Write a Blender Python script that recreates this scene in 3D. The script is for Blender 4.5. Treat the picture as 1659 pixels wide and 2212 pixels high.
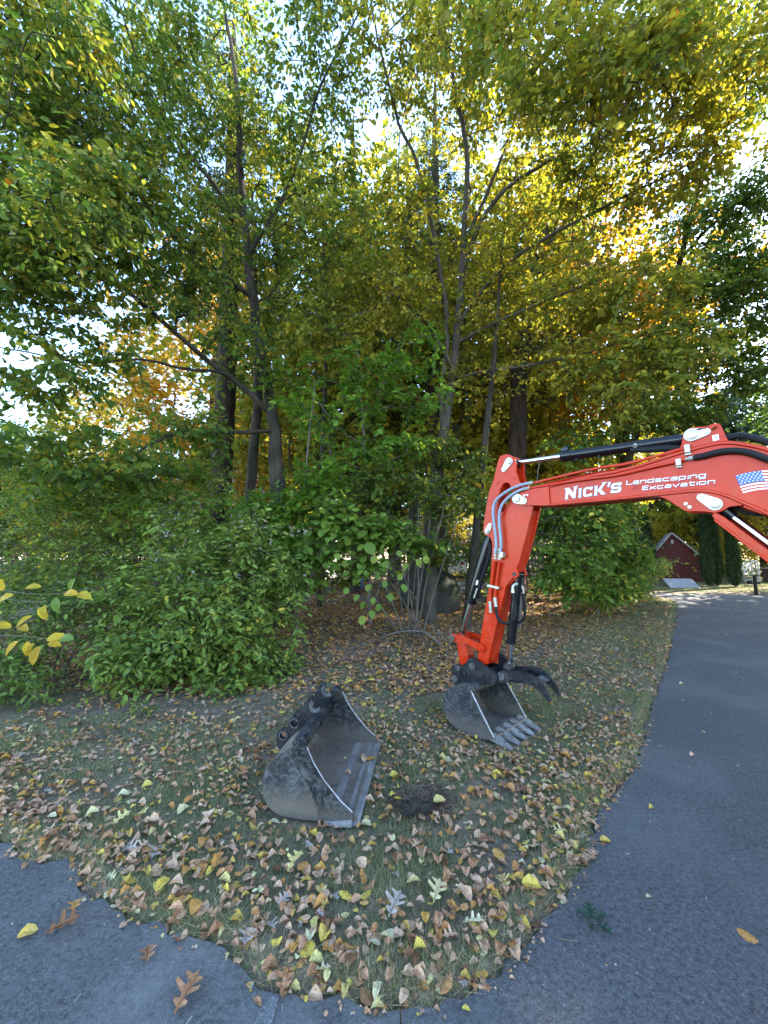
import bpy, bmesh, math, random
import numpy as np
from mathutils import Vector, Matrix
from mathutils.geometry import tessellate_polygon

for o in list(bpy.data.objects):
    bpy.data.objects.remove(o)
random.seed(7)
RNG = np.random.default_rng(7)
SC = bpy.context.scene
COL = SC.collection
R = math.radians

# ------------------------------------------------------------------ camera, sky, sun, exposure
EYE, PITCH, FOC = 1.6, R(6.8), 830.0
cam = bpy.data.cameras.new("camera")
cam.sensor_fit = 'HORIZONTAL'
cam.sensor_width = 36.0
cam.lens = 36.0 * FOC / 1659.0
cam.clip_start, cam.clip_end = 0.05, 2000.0
camo = bpy.data.objects.new("camera", cam)
camo.location = (0, 0, EYE)
camo.rotation_euler = (R(90) + PITCH, 0, 0)
COL.objects.link(camo)
SC.camera = camo

SUN_AZ, SUN_EL = R(62), R(31)          # azimuth from +Y towards +X
world = bpy.data.worlds.new("World")
SC.world = world
world.use_nodes = True
wn = world.node_tree
wn.nodes.clear()
sky = wn.nodes.new('ShaderNodeTexSky')
sky.sky_type = 'NISHITA'
sky.sun_disc = False
sky.sun_elevation = SUN_EL
sky.sun_rotation = SUN_AZ
sky.air_density, sky.dust_density, sky.ozone_density = 1.0, 0.25, 1.6
bg = wn.nodes.new('ShaderNodeBackground')
bg.inputs['Strength'].default_value = 0.11
wo = wn.nodes.new('ShaderNodeOutputWorld')
wn.links.new(sky.outputs[0], bg.inputs[0])
wn.links.new(bg.outputs[0], wo.inputs[0])
sl = bpy.data.lights.new("sun", 'SUN')
sl.energy, sl.angle, sl.color = 3.1, R(0.5), (1.0, 0.9, 0.74)
slo = bpy.data.objects.new("sun", sl)
slo.rotation_euler = (R(90) - SUN_EL, 0, math.pi - SUN_AZ)
slo.location = (10, 20, 30)
COL.objects.link(slo)
SC.view_settings.view_transform = 'Standard'
SC.view_settings.look = 'None'
SC.view_settings.gamma = 1.0
SC.view_settings.use_curve_mapping = False
SC.view_settings.exposure = 3.6
SC.render.engine = 'CYCLES'
SC.cycles.max_bounces = 8
SC.cycles.diffuse_bounces = 4
SC.cycles.glossy_bounces = 3
SC.cycles.transmission_bounces = 5
SC.cycles.use_denoising = True
SC.cycles.sample_clamp_indirect = 6.0


# ------------------------------------------------------------------ helpers
def link(o):
    COL.objects.link(o)
    return o


def tag(o, label=None, cat=None, group=None, kind=None):
    if label: o['label'] = label
    if cat: o['category'] = cat
    if group: o['group'] = group
    if kind: o['kind'] = kind
    return o


def thing(name, label, cat, loc=(0, 0, 0), rz=0.0, group=None, mat=None):
    o = link(bpy.data.objects.new(name, None))
    o.empty_display_size = 0.2
    if mat is not None:
        o.matrix_world = mat
    else:
        o.location = loc
        o.rotation_euler = (0, 0, rz)
    return tag(o, label, cat, group)


def copy_tree(root, loc=None, rz=None, scale=None, label=None, group=None):
    c = root.copy()
    COL.objects.link(c)
    if loc is not None: c.location = loc
    if rz is not None: c.rotation_euler = (0, 0, rz)
    if scale is not None: c.scale = scale if hasattr(scale, '__len__') else (scale,) * 3
    if label: c['label'] = label
    if group: c['group'] = group
    for ch in list(root.children):
        d = ch.copy()
        COL.objects.link(d)
        d.parent = c
        for g in list(ch.children):
            e = g.copy()
            COL.objects.link(e)
            e.parent = d
    return c


def at(px, py, Y):
    """point at world depth Y seen along a direction measured in the photo"""
    x, y = (px - 829.5) / FOC, -(py - 1106) / FOC
    dy = math.cos(PITCH) - math.sin(PITCH) * y
    dz = math.sin(PITCH) + math.cos(PITCH) * y
    t = Y / dy
    return np.array([x * t, Y, EYE + dz * t])


class MB:
    def __init__(self):
        self.v, self.f = [], []

    def add(self, vs, fs):
        n = len(self.v)
        self.v += [tuple(map(float, p)) for p in vs]
        self.f += [tuple(i + n for i in f) for f in fs]
        return self

    def box(self, x0, x1, y0, y1, z0, z1):
        v = [(x0, y0, z0), (x1, y0, z0), (x1, y1, z0), (x0, y1, z0), (x0, y0, z1), (x1, y0, z1), (x1, y1, z1), (x0, y1, z1)]
        return self.add(v, [(3, 2, 1, 0), (4, 5, 6, 7), (0, 1, 5, 4), (1, 2, 6, 5), (2, 3, 7, 6), (3, 0, 4, 7)])

    def bar(self, p0, p1, w, h, up=(0, 0, 1)):
        p0, p1 = Vector(p0), Vector(p1)
        d = (p1 - p0).normalized()
        s = d.cross(Vector(up))
        if s.length < 1e-4: s = d.cross(Vector((1, 0, 0)))
        s.normalize()
        u = s.cross(d)
        s, u = s * (w / 2), u * (h / 2)
        v = [p0 - s - u, p0 + s - u, p0 + s + u, p0 - s + u, p1 - s - u, p1 + s - u, p1 + s + u, p1 - s + u]
        return self.add(v, [(3, 2, 1, 0), (4, 5, 6, 7), (0, 1, 5, 4), (1, 2, 6, 5), (2, 3, 7, 6), (3, 0, 4, 7)])

    def tube(self, pts, r, seg=10, caps=True):
        pts = [Vector(p) for p in pts]
        n = len(pts)
        rr = list(r) if hasattr(r, '__len__') else [r] * n
        rr += [rr[-1]] * (n - len(rr))
        T = []
        for i in range(n):
            a, b = pts[max(i - 1, 0)], pts[min(i + 1, n - 1)]
            t = (b - a)
            T.append(t.normalized() if t.length > 1e-9 else Vector((0, 0, 1)))
        ref = Vector((0, 0, 1)) if abs(T[0].z) < 0.9 else Vector((1, 0, 0))
        u = T[0].cross(ref).normalized()
        vs, fs = [], []
        for i in range(n):
            u = (u - T[i] * u.dot(T[i]))
            u.normalize()
            w = T[i].cross(u)
            for k in range(seg):
                a = 2 * math.pi * k / seg
                vs.append(pts[i] + (u * math.cos(a) + w * math.sin(a)) * rr[i])
        for i in range(n - 1):
            for k in range(seg):
                k2 = (k + 1) % seg
                fs.append((i * seg + k, i * seg + k2, (i + 1) * seg + k2, (i + 1) * seg + k))
        if caps:
            fs.append(tuple(range(seg))[::-1])
            fs.append(tuple((n - 1) * seg + k for k in range(seg)))
        return self.add(vs, fs)

    def prism(self, outline, z0, z1, holes=()):
        """outline in (x, y), extruded along z from z0 to z1"""
        loops = [list(outline)] + [list(h) for h in holes]
        tri = tessellate_polygon([[Vector((p[0], p[1], 0)) for p in lp] for lp in loops])
        flat = [p for lp in loops for p in lp]
        n = len(flat)
        vs = [(p[0], p[1], z0) for p in flat] + [(p[0], p[1], z1) for p in flat]
        fs = []
        for t in tri:
            a, b, c = [flat[i] for i in t]
            ar = (b[0] - a[0]) * (c[1] - a[1]) - (c[0] - a[0]) * (b[1] - a[1])
            if abs(ar) < 1e-12: continue
            t = tuple(t) if ar > 0 else tuple(t)[::-1]
            fs.append(tuple(i + n for i in t))
            fs.append(t[::-1])
        base = 0
        for li, lp in enumerate(loops):
            m = len(lp)
            area = sum(lp[i][0] * lp[(i + 1) % m][1] - lp[(i + 1) % m][0] * lp[i][1] for i in range(m))
            ccw = area > 0
            if li > 0: ccw = not ccw
            for i in range(m):
                a, b = base + i, base + (i + 1) % m
                q = (a, b, b + n, a + n)
                fs.append(q if ccw else q[::-1])
            base += m
        return self.add(vs, fs)

    def build(self, name, mat, parent=None, smooth=35, bevel=0.0, link_it=True):
        me = bpy.data.meshes.new(name)
        me.from_pydata(self.v, [], self.f)
        if mat is not None: me.materials.append(mat)
        if smooth:
            me.polygons.foreach_set('use_smooth', [True] * len(me.polygons))
            me.set_sharp_from_angle(angle=R(smooth))
        o = bpy.data.objects.new(name, me)
        if link_it: COL.objects.link(o)
        if parent is not None: o.parent = parent
        if bevel:
            b = o.modifiers.new('bevel', 'BEVEL')
            b.width, b.segments, b.limit_method, b.angle_limit = bevel, 2, 'ANGLE', R(40)
            b.use_clamp_overlap = True
        return o


def circle(cx, cy, r, n=20, a0=0.0, a1=2 * math.pi):
    full = abs(a1 - a0 - 2 * math.pi) < 1e-6
    m = n if full else n + 1
    return [(cx + r * math.cos(a0 + (a1 - a0) * i / n), cy + r * math.sin(a0 + (a1 - a0) * i / n)) for i in range(m)]


def hull2(c0, r0, c1, r1, n=12):
    """outline of two circles joined by their tangents"""
    pts = circle(c0[0], c0[1], r0, 2 * n) + circle(c1[0], c1[1], r1, 2 * n)
    pts = sorted(set((round(x, 6), round(y, 6)) for x, y in pts))

    def half(ps):
        h = []
        for p in ps:
            while len(h) >= 2 and (h[-1][0] - h[-2][0]) * (p[1] - h[-2][1]) - (h[-1][1] - h[-2][1]) * (p[0] - h[-2][0]) <= 0: h.pop()
            h.append(p)
        return h
    a, b = half(pts), half(pts[::-1])
    return a[:-1] + b[:-1]


def smooth_poly(pts, it=2, closed=False):
    p = [np.array(q, float) for q in pts]
    for _ in range(it):
        q = []
        n = len(p)
        if not closed: q.append(p[0])
        for i in range(n if closed else n - 1):
            a, b = p[i], p[(i + 1) % n]
            q += [a * .75 + b * .25, a * .25 + b * .75]
        if not closed: q.append(p[-1])
        p = q
    return [tuple(x) for x in p]


def mesh_np(name, V, Fa, mat, parent=None, hue=None, smooth=False):
    """mesh from numpy arrays; Fa is (n, k) with one face size"""
    me = bpy.data.meshes.new(name)
    nv, (nf, k) = len(V), Fa.shape
    me.vertices.add(nv)
    me.vertices.foreach_set('co', np.ascontiguousarray(V, np.float32).ravel())
    me.loops.add(nf * k)
    me.loops.foreach_set('vertex_index', np.ascontiguousarray(Fa, np.int32).ravel())
    me.polygons.add(nf)
    me.polygons.foreach_set('loop_start', np.arange(0, nf * k, k, dtype=np.int32))
    if smooth: me.polygons.foreach_set('use_smooth', np.ones(nf, bool))
    if hue is not None:
        a = me.attributes.new('hue', 'FLOAT', 'FACE')
        a.data.foreach_set('value', np.ascontiguousarray(hue, np.float32))
    me.update(calc_edges=True)
    if mat is not None: me.materials.append(mat)
    o = link(bpy.data.objects.new(name, me))
    if parent is not None: o.parent = parent
    return o


# ------------------------------------------------------------------ materials
def nodes_of(name):
    m = bpy.data.materials.new(name)
    m.use_nodes = True
    nt = m.node_tree
    return m, nt, nt.nodes['Principled BSDF']


def ramp(nt, fac, stops, interp='LINEAR'):
    r = nt.nodes.new('ShaderNodeValToRGB')
    r.color_ramp.interpolation = interp
    el = r.color_ramp.elements
    while len(el) < len(stops): el.new(0.5)
    for e, (p, c) in zip(el, stops):
        e.position = p
        e.color = (*c, 1) if len(c) == 3 else c
    nt.links.new(fac, r.inputs['Fac'])
    return r.outputs['Color']


def noise(nt, scale, detail=4, rough=0.6, coord='Object', dist=0.0, vec=None):
    n = nt.nodes.new('ShaderNodeTexNoise')
    n.inputs['Scale'].default_value = scale
    n.inputs['Detail'].default_value = detail
    n.inputs['Roughness'].default_value = rough
    n.inputs['Distortion'].default_value = dist
    if vec is None:
        tc = nt.nodes.new('ShaderNodeTexCoord')
        vec = tc.outputs[coord]
    nt.links.new(vec, n.inputs['Vector'])
    return n.outputs['Fac']


def mixc(nt, fac, a, b, mode='MIX'):
    m = nt.nodes.new('ShaderNodeMix')
    m.data_type = 'RGBA'
    m.blend_type = mode
    for s, v in (('Factor', fac), ('A', a), ('B', b)):
        sock = [i for i in m.inputs if i.name == s and i.type == ('VALUE' if s == 'Factor' else 'RGBA')][0]
        if hasattr(v, 'links'): nt.links.new(v, sock)
        elif s == 'Factor': sock.default_value = v
        else: sock.default_value = (*v, 1)
    return [o for o in m.outputs if o.type == 'RGBA'][0]


def bump(nt, h, strength, dist, bsdf):
    b = nt.nodes.new('ShaderNodeBump')
    b.inputs['Strength'].default_value = strength
    b.inputs['Distance'].default_value = dist
    nt.links.new(h, b.inputs['Height'])
    nt.links.new(b.outputs[0], bsdf.inputs['Normal'])


def simple(name, col, rough=0.5, metal=0.0, var=0.25, scale=8.0, bumpy=0.0, coat=0.0, spec=0.5):
    m, nt, b = nodes_of(name)
    f = noise(nt, scale, 5, 0.65)
    lo = tuple(c * (1 - var) for c in col)
    hi = tuple(min(1, c * (1 + var)) for c in col)
    nt.links.new(ramp(nt, f, [(0.3, lo), (0.7, hi)]), b.inputs['Base Color'])
    rr = nt.nodes.new('ShaderNodeMapRange')
    rr.inputs['To Min'].default_value, rr.inputs['To Max'].default_value = max(0.02, rough - 0.12), min(1, rough + 0.12)
    nt.links.new(f, rr.inputs['Value'])
    nt.links.new(rr.outputs[0], b.inputs['Roughness'])
    b.inputs['Metallic'].default_value = metal
    b.inputs['Coat Weight'].default_value = coat
    b.inputs['Coat Roughness'].default_value = 0.15
    b.inputs['Specular IOR Level'].default_value = spec
    if bumpy: bump(nt, noise(nt, scale * 6, 4, 0.6), bumpy, 0.01, b)
    return m


def leaf_mat(name, stops, trans=0.45, rough=0.5, tgain=1.6, spec=0.18):
    m, nt, b = nodes_of(name)
    at_ = nt.nodes.new('ShaderNodeAttribute')
    at_.attribute_name = 'hue'
    c = ramp(nt, at_.outputs['Fac'], stops)
    nt.links.new(c, b.inputs['Base Color'])
    b.inputs['Roughness'].default_value = rough
    b.inputs['Specular IOR Level'].default_value = spec
    tr = nt.nodes.new('ShaderNodeBsdfTranslucent')
    c2 = mixc(nt, 1.0, c, (tgain * 1.0, tgain * 0.95, tgain * 0.5), 'MULTIPLY')
    nt.links.new(c2, tr.inputs['Color'])
    mx = nt.nodes.new('ShaderNodeMixShader')
    mx.inputs[0].default_value = trans
    nt.links.new(b.outputs[0], mx.inputs[1])
    nt.links.new(tr.outputs[0], mx.inputs[2])
    nt.links.new(mx.outputs[0], nt.nodes['Material Output'].inputs['Surface'])
    return m


G_DARK, G_MID, G_LITE = (0.052, 0.092, 0.020), (0.088, 0.15, 0.026), (0.15, 0.23, 0.035)
OLIVE, GOLD, YEL, ORG, RED_ = (0.17, 0.175, 0.025), (0.40, 0.26, 0.025), (0.55, 0.42, 0.06), (0.48, 0.19, 0.03), (0.36, 0.07, 0.03)
M = {}
M['leaf_canopy'] = leaf_mat('leaf_canopy', [(0.0, G_DARK), (0.3, G_MID), (0.5, OLIVE), (0.72, (0.27, 0.25, 0.03)), (0.88, GOLD), (1.0, ORG)])
M['leaf_gold'] = leaf_mat('leaf_gold', [(0.0, G_MID), (0.35, OLIVE), (0.65, (0.33, 0.29, 0.03)), (0.9, GOLD), (1.0, ORG)])
M['leaf_green'] = leaf_mat('leaf_green', [(0.0, G_DARK), (0.4, G_MID), (0.8, G_LITE), (0.93, (0.2, 0.24, 0.04)), (1.0, YEL)], trans=0.35)
M['leaf_lime'] = leaf_mat('leaf_lime', [(0.0, (0.07, 0.14, 0.02)), (0.6, (0.13, 0.24, 0.03)), (0.9, (0.24, 0.28, 0.04)), (1.0, YEL)], trans=0.5)
M['leaf_shrub'] = leaf_mat('leaf_shrub', [(0.0, (0.07, 0.12, 0.026)), (0.45, (0.135, 0.20, 0.038)), (0.85, (0.22, 0.29, 0.055)), (0.96, (0.18, 0.24, 0.05)), (1.0, YEL)], trans=0.28, rough=0.45, spec=0.25)
M['leaf_yellow'] = leaf_mat('leaf_yellow', [(0.0, OLIVE), (0.3, (0.3, 0.27, 0.03)), (0.8, (0.5, 0.36, 0.04)), (1.0, GOLD)], trans=0.5)
M['leaf_orange'] = leaf_mat('leaf_orange', [(0.0, (0.25, 0.17, 0.03)), (0.4, GOLD), (0.75, ORG), (1.0, RED_)], trans=0.5)
M['needle'] = leaf_mat('needle', [(0.0, (0.025, 0.05, 0.022)), (0.7, (0.05, 0.085, 0.035)), (1.0, (0.14, 0.13, 0.04))], trans=0.15)
M['arbor'] = leaf_mat('arbor', [(0.0, (0.018, 0.04, 0.018)), (0.8, (0.035, 0.065, 0.025)), (1.0, (0.07, 0.09, 0.03))], trans=0.12)
M['leaf_litter'] = leaf_mat('leaf_litter', [(0.0, (0.17, 0.08, 0.04)), (0.3, (0.38, 0.19, 0.095)), (0.5, (0.58, 0.37, 0.24)), (0.62, (0.50, 0.22, 0.07)), (0.74, (0.5, 0.27, 0.06)), (0.86, (0.6, 0.45, 0.08)), (0.95, (0.55, 0.5, 0.3)), (1.0, (0.36, 0.31, 0.27))], trans=0.12, rough=0.7, tgain=1.0, spec=0.1)
nt = M['leaf_litter'].node_tree
pb = nt.nodes['Principled BSDF']
src_ = pb.inputs['Base Color'].links[0].from_socket
geo = nt.nodes.new('ShaderNodeNewGeometry')
ns = noise(nt, 95, 5, .7, vec=geo.outputs['Position'])
ns2 = noise(nt, 24, 4, .65, vec=geo.outputs['Position'])
cc = mixc(nt, ramp(nt, ns, [(.36, (.75, .75, .75)), (.50, (0, 0, 0))]), src_, (.10, .055, .03))
cc = mixc(nt, ramp(nt, ns2, [(.55, (0, 0, 0)), (.72, (.5, .5, .5))]), cc, (.55, .42, .30))
nt.links.new(cc, pb.inputs['Base Color'])
M['grass'] = leaf_mat('grass', [(0.0, (0.09, 0.12, 0.05)), (0.45, (0.17, 0.205, 0.085)), (0.7, (0.27, 0.27, 0.14)), (0.85, (0.30, 0.26, 0.15)), (1.0, (0.45, 0.37, 0.23))], trans=0.25, rough=0.7, spec=.1)


def bark(name, c0, c1, scale=9.0, stretch=0.16, strength=0.7):
    m, nt, b = nodes_of(name)
    tc = nt.nodes.new('ShaderNodeTexCoord')
    mp = nt.nodes.new('ShaderNodeMapping')
    mp.inputs['Scale'].default_value = (1, 1, stretch)
    nt.links.new(tc.outputs['Object'], mp.inputs['Vector'])
    f = noise(nt, scale, 6, 0.65, vec=mp.outputs[0], dist=0.4)
    f2 = noise(nt, 2.3, 3, 0.6)
    c = ramp(nt, f, [(0.32, c0), (0.68, c1)])
    c = mixc(nt, f2, c, tuple(x * 0.55 for x in c0))
    nt.links.new(c, b.inputs['Base Color'])
    b.inputs['Roughness'].default_value = 0.9
    b.inputs['Specular IOR Level'].default_value = 0.12
    bump(nt, f, strength, 0.03, b)
    return m


M['bark_dark'] = bark('bark_dark', (0.022, 0.018, 0.013), (0.10, 0.085, 0.064), 6, 0.14, 1.0)
M['bark_pine'] = bark('bark_pine', (0.022, 0.015, 0.011), (0.115, 0.080, 0.058), 8, 0.2, 1.0)
M['bark_pale'] = bark('bark_pale', (0.05, 0.042, 0.032), (0.14, 0.122, 0.095), 7, 0.5, 0.5)
M['bark_twig'] = bark('bark_twig', (0.10, 0.085, 0.07), (0.22, 0.19, 0.16), 20, 0.2, 0.3)


# ------------------------------------------------------------------ asphalt outlines, terrain
LEFT_EDGE = [(-40, 9.0), (-14, 5.6), (-6, 3.6), (-3.2, 2.72), (-2.209, 2.417), (-2.022, 2.315), (-1.911, 2.25), (-1.642, 2.244), (-1.553, 2.177), (-1.499, 2.08), (-1.284, 1.994),
             (-1.142, 1.907), (-1.001, 1.907), (-0.926, 1.843), (-0.651, 1.785), (-0.571, 1.723), (-0.471, 1.636), (-0.341, 1.621), (-0.167, 1.621),
             (-0.088, 1.585), (0.06, 1.571)]
RIGHT_EDGE = [(0.06, 1.571), (0.185, 1.575), (0.29, 1.603), (0.451, 1.679), (0.59, 1.794), (0.703, 1.917), (0.896, 2.061), (1.058, 2.213), (1.158, 2.374),
              (1.338, 2.609), (1.578, 2.842), (1.819, 3.056), (2.191, 3.476), (2.524, 3.921), (2.969, 4.466), (4.186, 5.922), (6.107, 8.352),
              (8.2, 11.05), (9.719, 13.015), (10.7, 14.4), (11.05, 15.2), (11.0, 16.2), (10.6, 17.3), (10.7, 17.75), (12.5, 17.6), (17.0, 16.9), (40, 13.5)]


def jitter_line(pts, amp, step):
    out = [np.array(pts[0], float)]
    for a, b in zip(pts[:-1], pts[1:]):
        a, b = np.array(a, float), np.array(b, float)
        d = np.linalg.norm(b - a)
        n = max(1, int(d / step)) if d < 4 else max(1, int(d / 0.5))
        nrm = np.array([-(b - a)[1], (b - a)[0]]) / d
        for i in range(1, n + 1):
            p = a + (b - a) * i / n
            if i < n: p = p + nrm * random.uniform(-amp, amp)
            out.append(p)
    return [tuple(p) for p in out]


LEFT_J = jitter_line(LEFT_EDGE, 0.022, 0.045)
RIGHT_J = jitter_line(RIGHT_EDGE, 0.022, 0.05)
ASPH = np.array(LEFT_EDGE + RIGHT_EDGE[1:] + [(40, -30), (-40, -30)])


def asphalt_dist(X, Y):
    """signed distance to the asphalt outline, positive on the grass side"""
    best = np.full(X.shape, 1e9)
    inside = np.zeros(X.shape, bool)
    n = len(ASPH)
    for i in range(n):
        ax, ay = ASPH[i]
        bx, by = ASPH[(i + 1) % n]
        dx, dy = bx - ax, by - ay
        t = np.clip(((X - ax) * dx + (Y - ay) * dy) / (dx * dx + dy * dy), 0, 1)
        best = np.minimum(best, np.hypot(X - ax - t * dx, Y - ay - t * dy))
        if abs(by - ay) > 1e-9:
            c = ((ay > Y) != (by > Y)) & (X < dx * (Y - ay) / dy + ax)
            inside ^= c
    return np.where(inside, -best, best)


def sstep(a, b, x):
    t = np.clip((x - a) / (b - a), 0, 1)
    return t * t * (3 - 2 * t)


HOLE = (0.235, 2.76)


def terrain(X, Y):
    X, Y = np.asarray(X, float), np.asarray(Y, float)
    s = asphalt_dist(X, Y)
    h = -0.035 + 0.06 * sstep(-0.03, 0.10, s)
    lump = (np.sin(X * 5.1 + 1.3 * np.sin(Y * 3.7)) * np.sin(Y * 6.3 + 0.7) * 0.6 + np.sin(X * 13.7 + Y * 9.1) * np.sin(Y * 15.3 - X * 4.0) * 0.4)
    h = h + 0.012 * lump * sstep(0.02, 0.4, s)
    bank = sstep(2.2, 5.5, s) * (1 - sstep(7, 11, X)) * sstep(3.0, 5.5, Y)
    h = h + 0.34 * bank
    for cx, cy, rx, ry, ux, uy in ((-.42, 3.03, .52, .70, .993, -.116), (1.00, 3.88, .62, .50, .691, -.723)):    # pressed flat under the two buckets
        a_, b_ = (X - cx) * ux + (Y - cy) * uy, -(X - cx) * uy + (Y - cy) * ux
        k_ = sstep(1.25, .8, np.maximum(np.abs(a_) / rx, np.abs(b_) / ry))
        h = h * (1 - k_) - .004 * k_
    d = np.hypot(X - HOLE[0], (Y - HOLE[1]) * 1.0)
    h = h - 0.05 * np.exp(-(d / 0.10) ** 2)
    return h


def axis(segs):
    out = [segs[0][0]]
    for a, b, st in segs:
        n = max(1, int(round((b - a) / st)))
        out += list(np.linspace(a, b, n + 1)[1:])
    return np.array(out)


gx = axis([(-300, -60, 40), (-60, -14, 4), (-14, -3.2, 0.35), (-3.2, 3.2, 0.05), (3.2, 13, 0.22), (13, 40, 1.0), (40, 300, 40)])
gy = axis([(-300, -30, 45), (-30, 0.8, 3.0), (0.8, 5.0, 0.05), (5.0, 20, 0.22), (20, 60, 2.0), (60, 400, 40)])
GX, GY = np.meshgrid(gx, gy)
GZ = terrain(GX, GY)
V = np.stack([GX.ravel(), GY.ravel(), GZ.ravel()], 1)
nx, ny = len(gx), len(gy)
ii = (np.arange(ny - 1)[:, None] * nx + np.arange(nx - 1)[None, :]).ravel()
Fq = np.stack([ii, ii + 1, ii + nx + 1, ii + nx], 1)

m, nt, b = nodes_of('soil')
f1 = noise(nt, 1.3, 4, 0.6)
f2 = noise(nt, 22, 6, 0.7)
c = ramp(nt, f2, [(0.25, (0.07, 0.053, 0.04)), (0.5, (0.17, 0.13, 0.095)), (0.72, (0.30, 0.235, 0.175))])
c2 = ramp(nt, f2, [(0.3, (0.065, 0.07, 0.034)), (0.7, (0.18, 0.165, 0.09))])
nt.links.new(mixc(nt, ramp(nt, f1, [(0.42, (0, 0, 0)), (0.6, (1, 1, 1))]), c, c2), b.inputs['Base Color'])
b.inputs['Roughness'].default_value = 0.95
b.inputs['Specular IOR Level'].default_value = 0.1
bump(nt, noise(nt, 60, 5, 0.7), 0.8, 0.02, b)
M['soil'] = m
ground = mesh_np('ground', V, Fq, M['soil'], smooth=True)
tag(ground, kind='structure')


def asphalt(name, base, light, seed_scale):
    m, nt, b = nodes_of(name)
    f = noise(nt, 150, 3, 0.7)
    f2 = noise(nt, 0.9 * seed_scale, 6, 0.62, dist=0.4)
    f3 = noise(nt, 9, 4, 0.6)
    f4 = noise(nt, 48, 5, 0.75)
    c = ramp(nt, f, [(0.3, tuple(x * 0.55 for x in base)), (0.54, base), (0.72, tuple(x * 1.9 for x in base)), (0.80, tuple(x * 3.2 for x in base))])
    c = mixc(nt, ramp(nt, f4, [(0.36, (1, 1, 1)), (0.50, (0, 0, 0))]), c, tuple(x * 0.42 for x in base))
    c = mixc(nt, ramp(nt, f4, [(0.56, (0, 0, 0)), (0.70, (1, 1, 1))]), c, tuple(x * 1.9 for x in base))
    c = mixc(nt, ramp(nt, f2, [(0.46, (0, 0, 0)), (0.75, (0.62, 0.62, 0.62))]), c, light)
    c = mixc(nt, ramp(nt, f3, [(0.5, (0, 0, 0)), (0.8, (0.4, 0.4, 0.4))]), c, tuple(x * 0.55 for x in base))
    nt.links.new(c, b.inputs['Base Color'])
    b.inputs['Roughness'].default_value = 0.85
    b.inputs['Specular IOR Level'].default_value = 0.25
    bump(nt, f, 0.9, 0.006, b)
    return m


M['asphalt_new'] = asphalt('asphalt_new', (0.096, 0.096, 0.097), (0.165, 0.165, 0.163), 1.0)
M['asphalt_old'] = asphalt('asphalt_old', (0.098, 0.098, 0.096), (0.21, 0.21, 0.205), 2.2)
MB().prism(RIGHT_J + [(40, -30), (0.06, -30)], -0.12, 0.0).build('driveway', M['asphalt_new'], smooth=0)['kind'] = 'structure'
MB().prism(LEFT_J[:-1] + [(0.056, 1.571), (0.056, -30), (-40, -30)], -0.12, 0.0).build('road', M['asphalt_old'], smooth=0)['kind'] = 'structure'
M['streak'] = asphalt('streak', (0.15, 0.155, 0.155), (0.24, 0.245, 0.24), 6.0)
MB().prism(jitter_line([(-0.425, 1.60), (-0.385, 1.612), (-0.385, 1.56), (-0.395, 1.50), (-0.41, 1.45), (-0.43, 1.38), (-0.46, 1.28), (-0.52, 1.28), (-0.49, 1.40), (-0.47, 1.48), (-0.45, 1.53), (-0.425, 1.60)], .006, .02)[:-1], 0.0, 0.004).build('road_marking', M['streak'], smooth=0)['kind'] = 'structure'


# ------------------------------------------------------------------ excavator
m, nt, b = nodes_of('machine_red')
f = noise(nt, 2.6, 6, 0.62)
f2 = noise(nt, 26, 6, 0.72, dist=1.5)
f3 = noise(nt, 9, 7, 0.7, dist=.6)
c = ramp(nt, f, [(.3, (.36, .017, .002)), (.6, (.44, .022, .0022)), (.8, (.41, .030, .005))])
c = mixc(nt, ramp(nt, f3, [(.50, (0, 0, 0)), (.80, (.5, .5, .5))]), c, (.36, .13, .08))
c = mixc(nt, ramp(nt, f2, [(.69, (0, 0, 0)), (.72, (.75, .75, .75))]), c, (.10, .03, .02))
nt.links.new(c, b.inputs['Base Color'])
nt.links.new(ramp(nt, f3, [(.35, (.26,) * 3), (.75, (.52,) * 3)]), b.inputs['Roughness'])
b.inputs['Coat Weight'].default_value = .06
b.inputs['Specular IOR Level'].default_value = .2
b.inputs['Coat Roughness'].default_value = .12
M['red'] = m
M['red_dirty'] = simple('machine_red_dirty', (0.55, 0.07, 0.02), 0.55, var=0.35, scale=6.0)
M['black_gloss'] = simple('black_gloss', (0.006, 0.006, 0.008), 0.22, var=0.3, scale=4, coat=0.0, spec=.35)
M['black_matte'] = simple('black_matte', (0.010, 0.010, 0.012), 0.55, var=0.4, scale=12, bumpy=0.2, spec=.2)
M['rubber'] = simple('rubber', (0.009, 0.009, 0.010), 0.65, var=0.3, scale=30, spec=.2)
M['chrome'] = simple('chrome', (0.72, 0.72, 0.74), 0.10, metal=1.0, var=0.05)
M['zinc'] = simple('zinc', (0.40, 0.39, 0.34), 0.42, metal=0.55, var=0.15, scale=25)
M['hose_grey'] = simple('hose_grey', (0.20, 0.25, 0.31), 0.55, var=0.15, scale=20)
M['letter'] = simple('letter', (0.62, 0.62, 0.68), 0.4, var=0.05)
M['letter_edge'] = simple('letter_edge', (0.03, 0.04, 0.10), 0.4, var=0.1)
M['decal_white'] = simple('decal_white', (0.78, 0.78, 0.78), 0.45, var=0.05)
M['decal_blue'] = simple('decal_blue', (0.04, 0.10, 0.30), 0.45, var=0.15)
M['decal_red'] = simple('decal_red', (0.28, 0.015, 0.01), 0.45, var=0.1)


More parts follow.
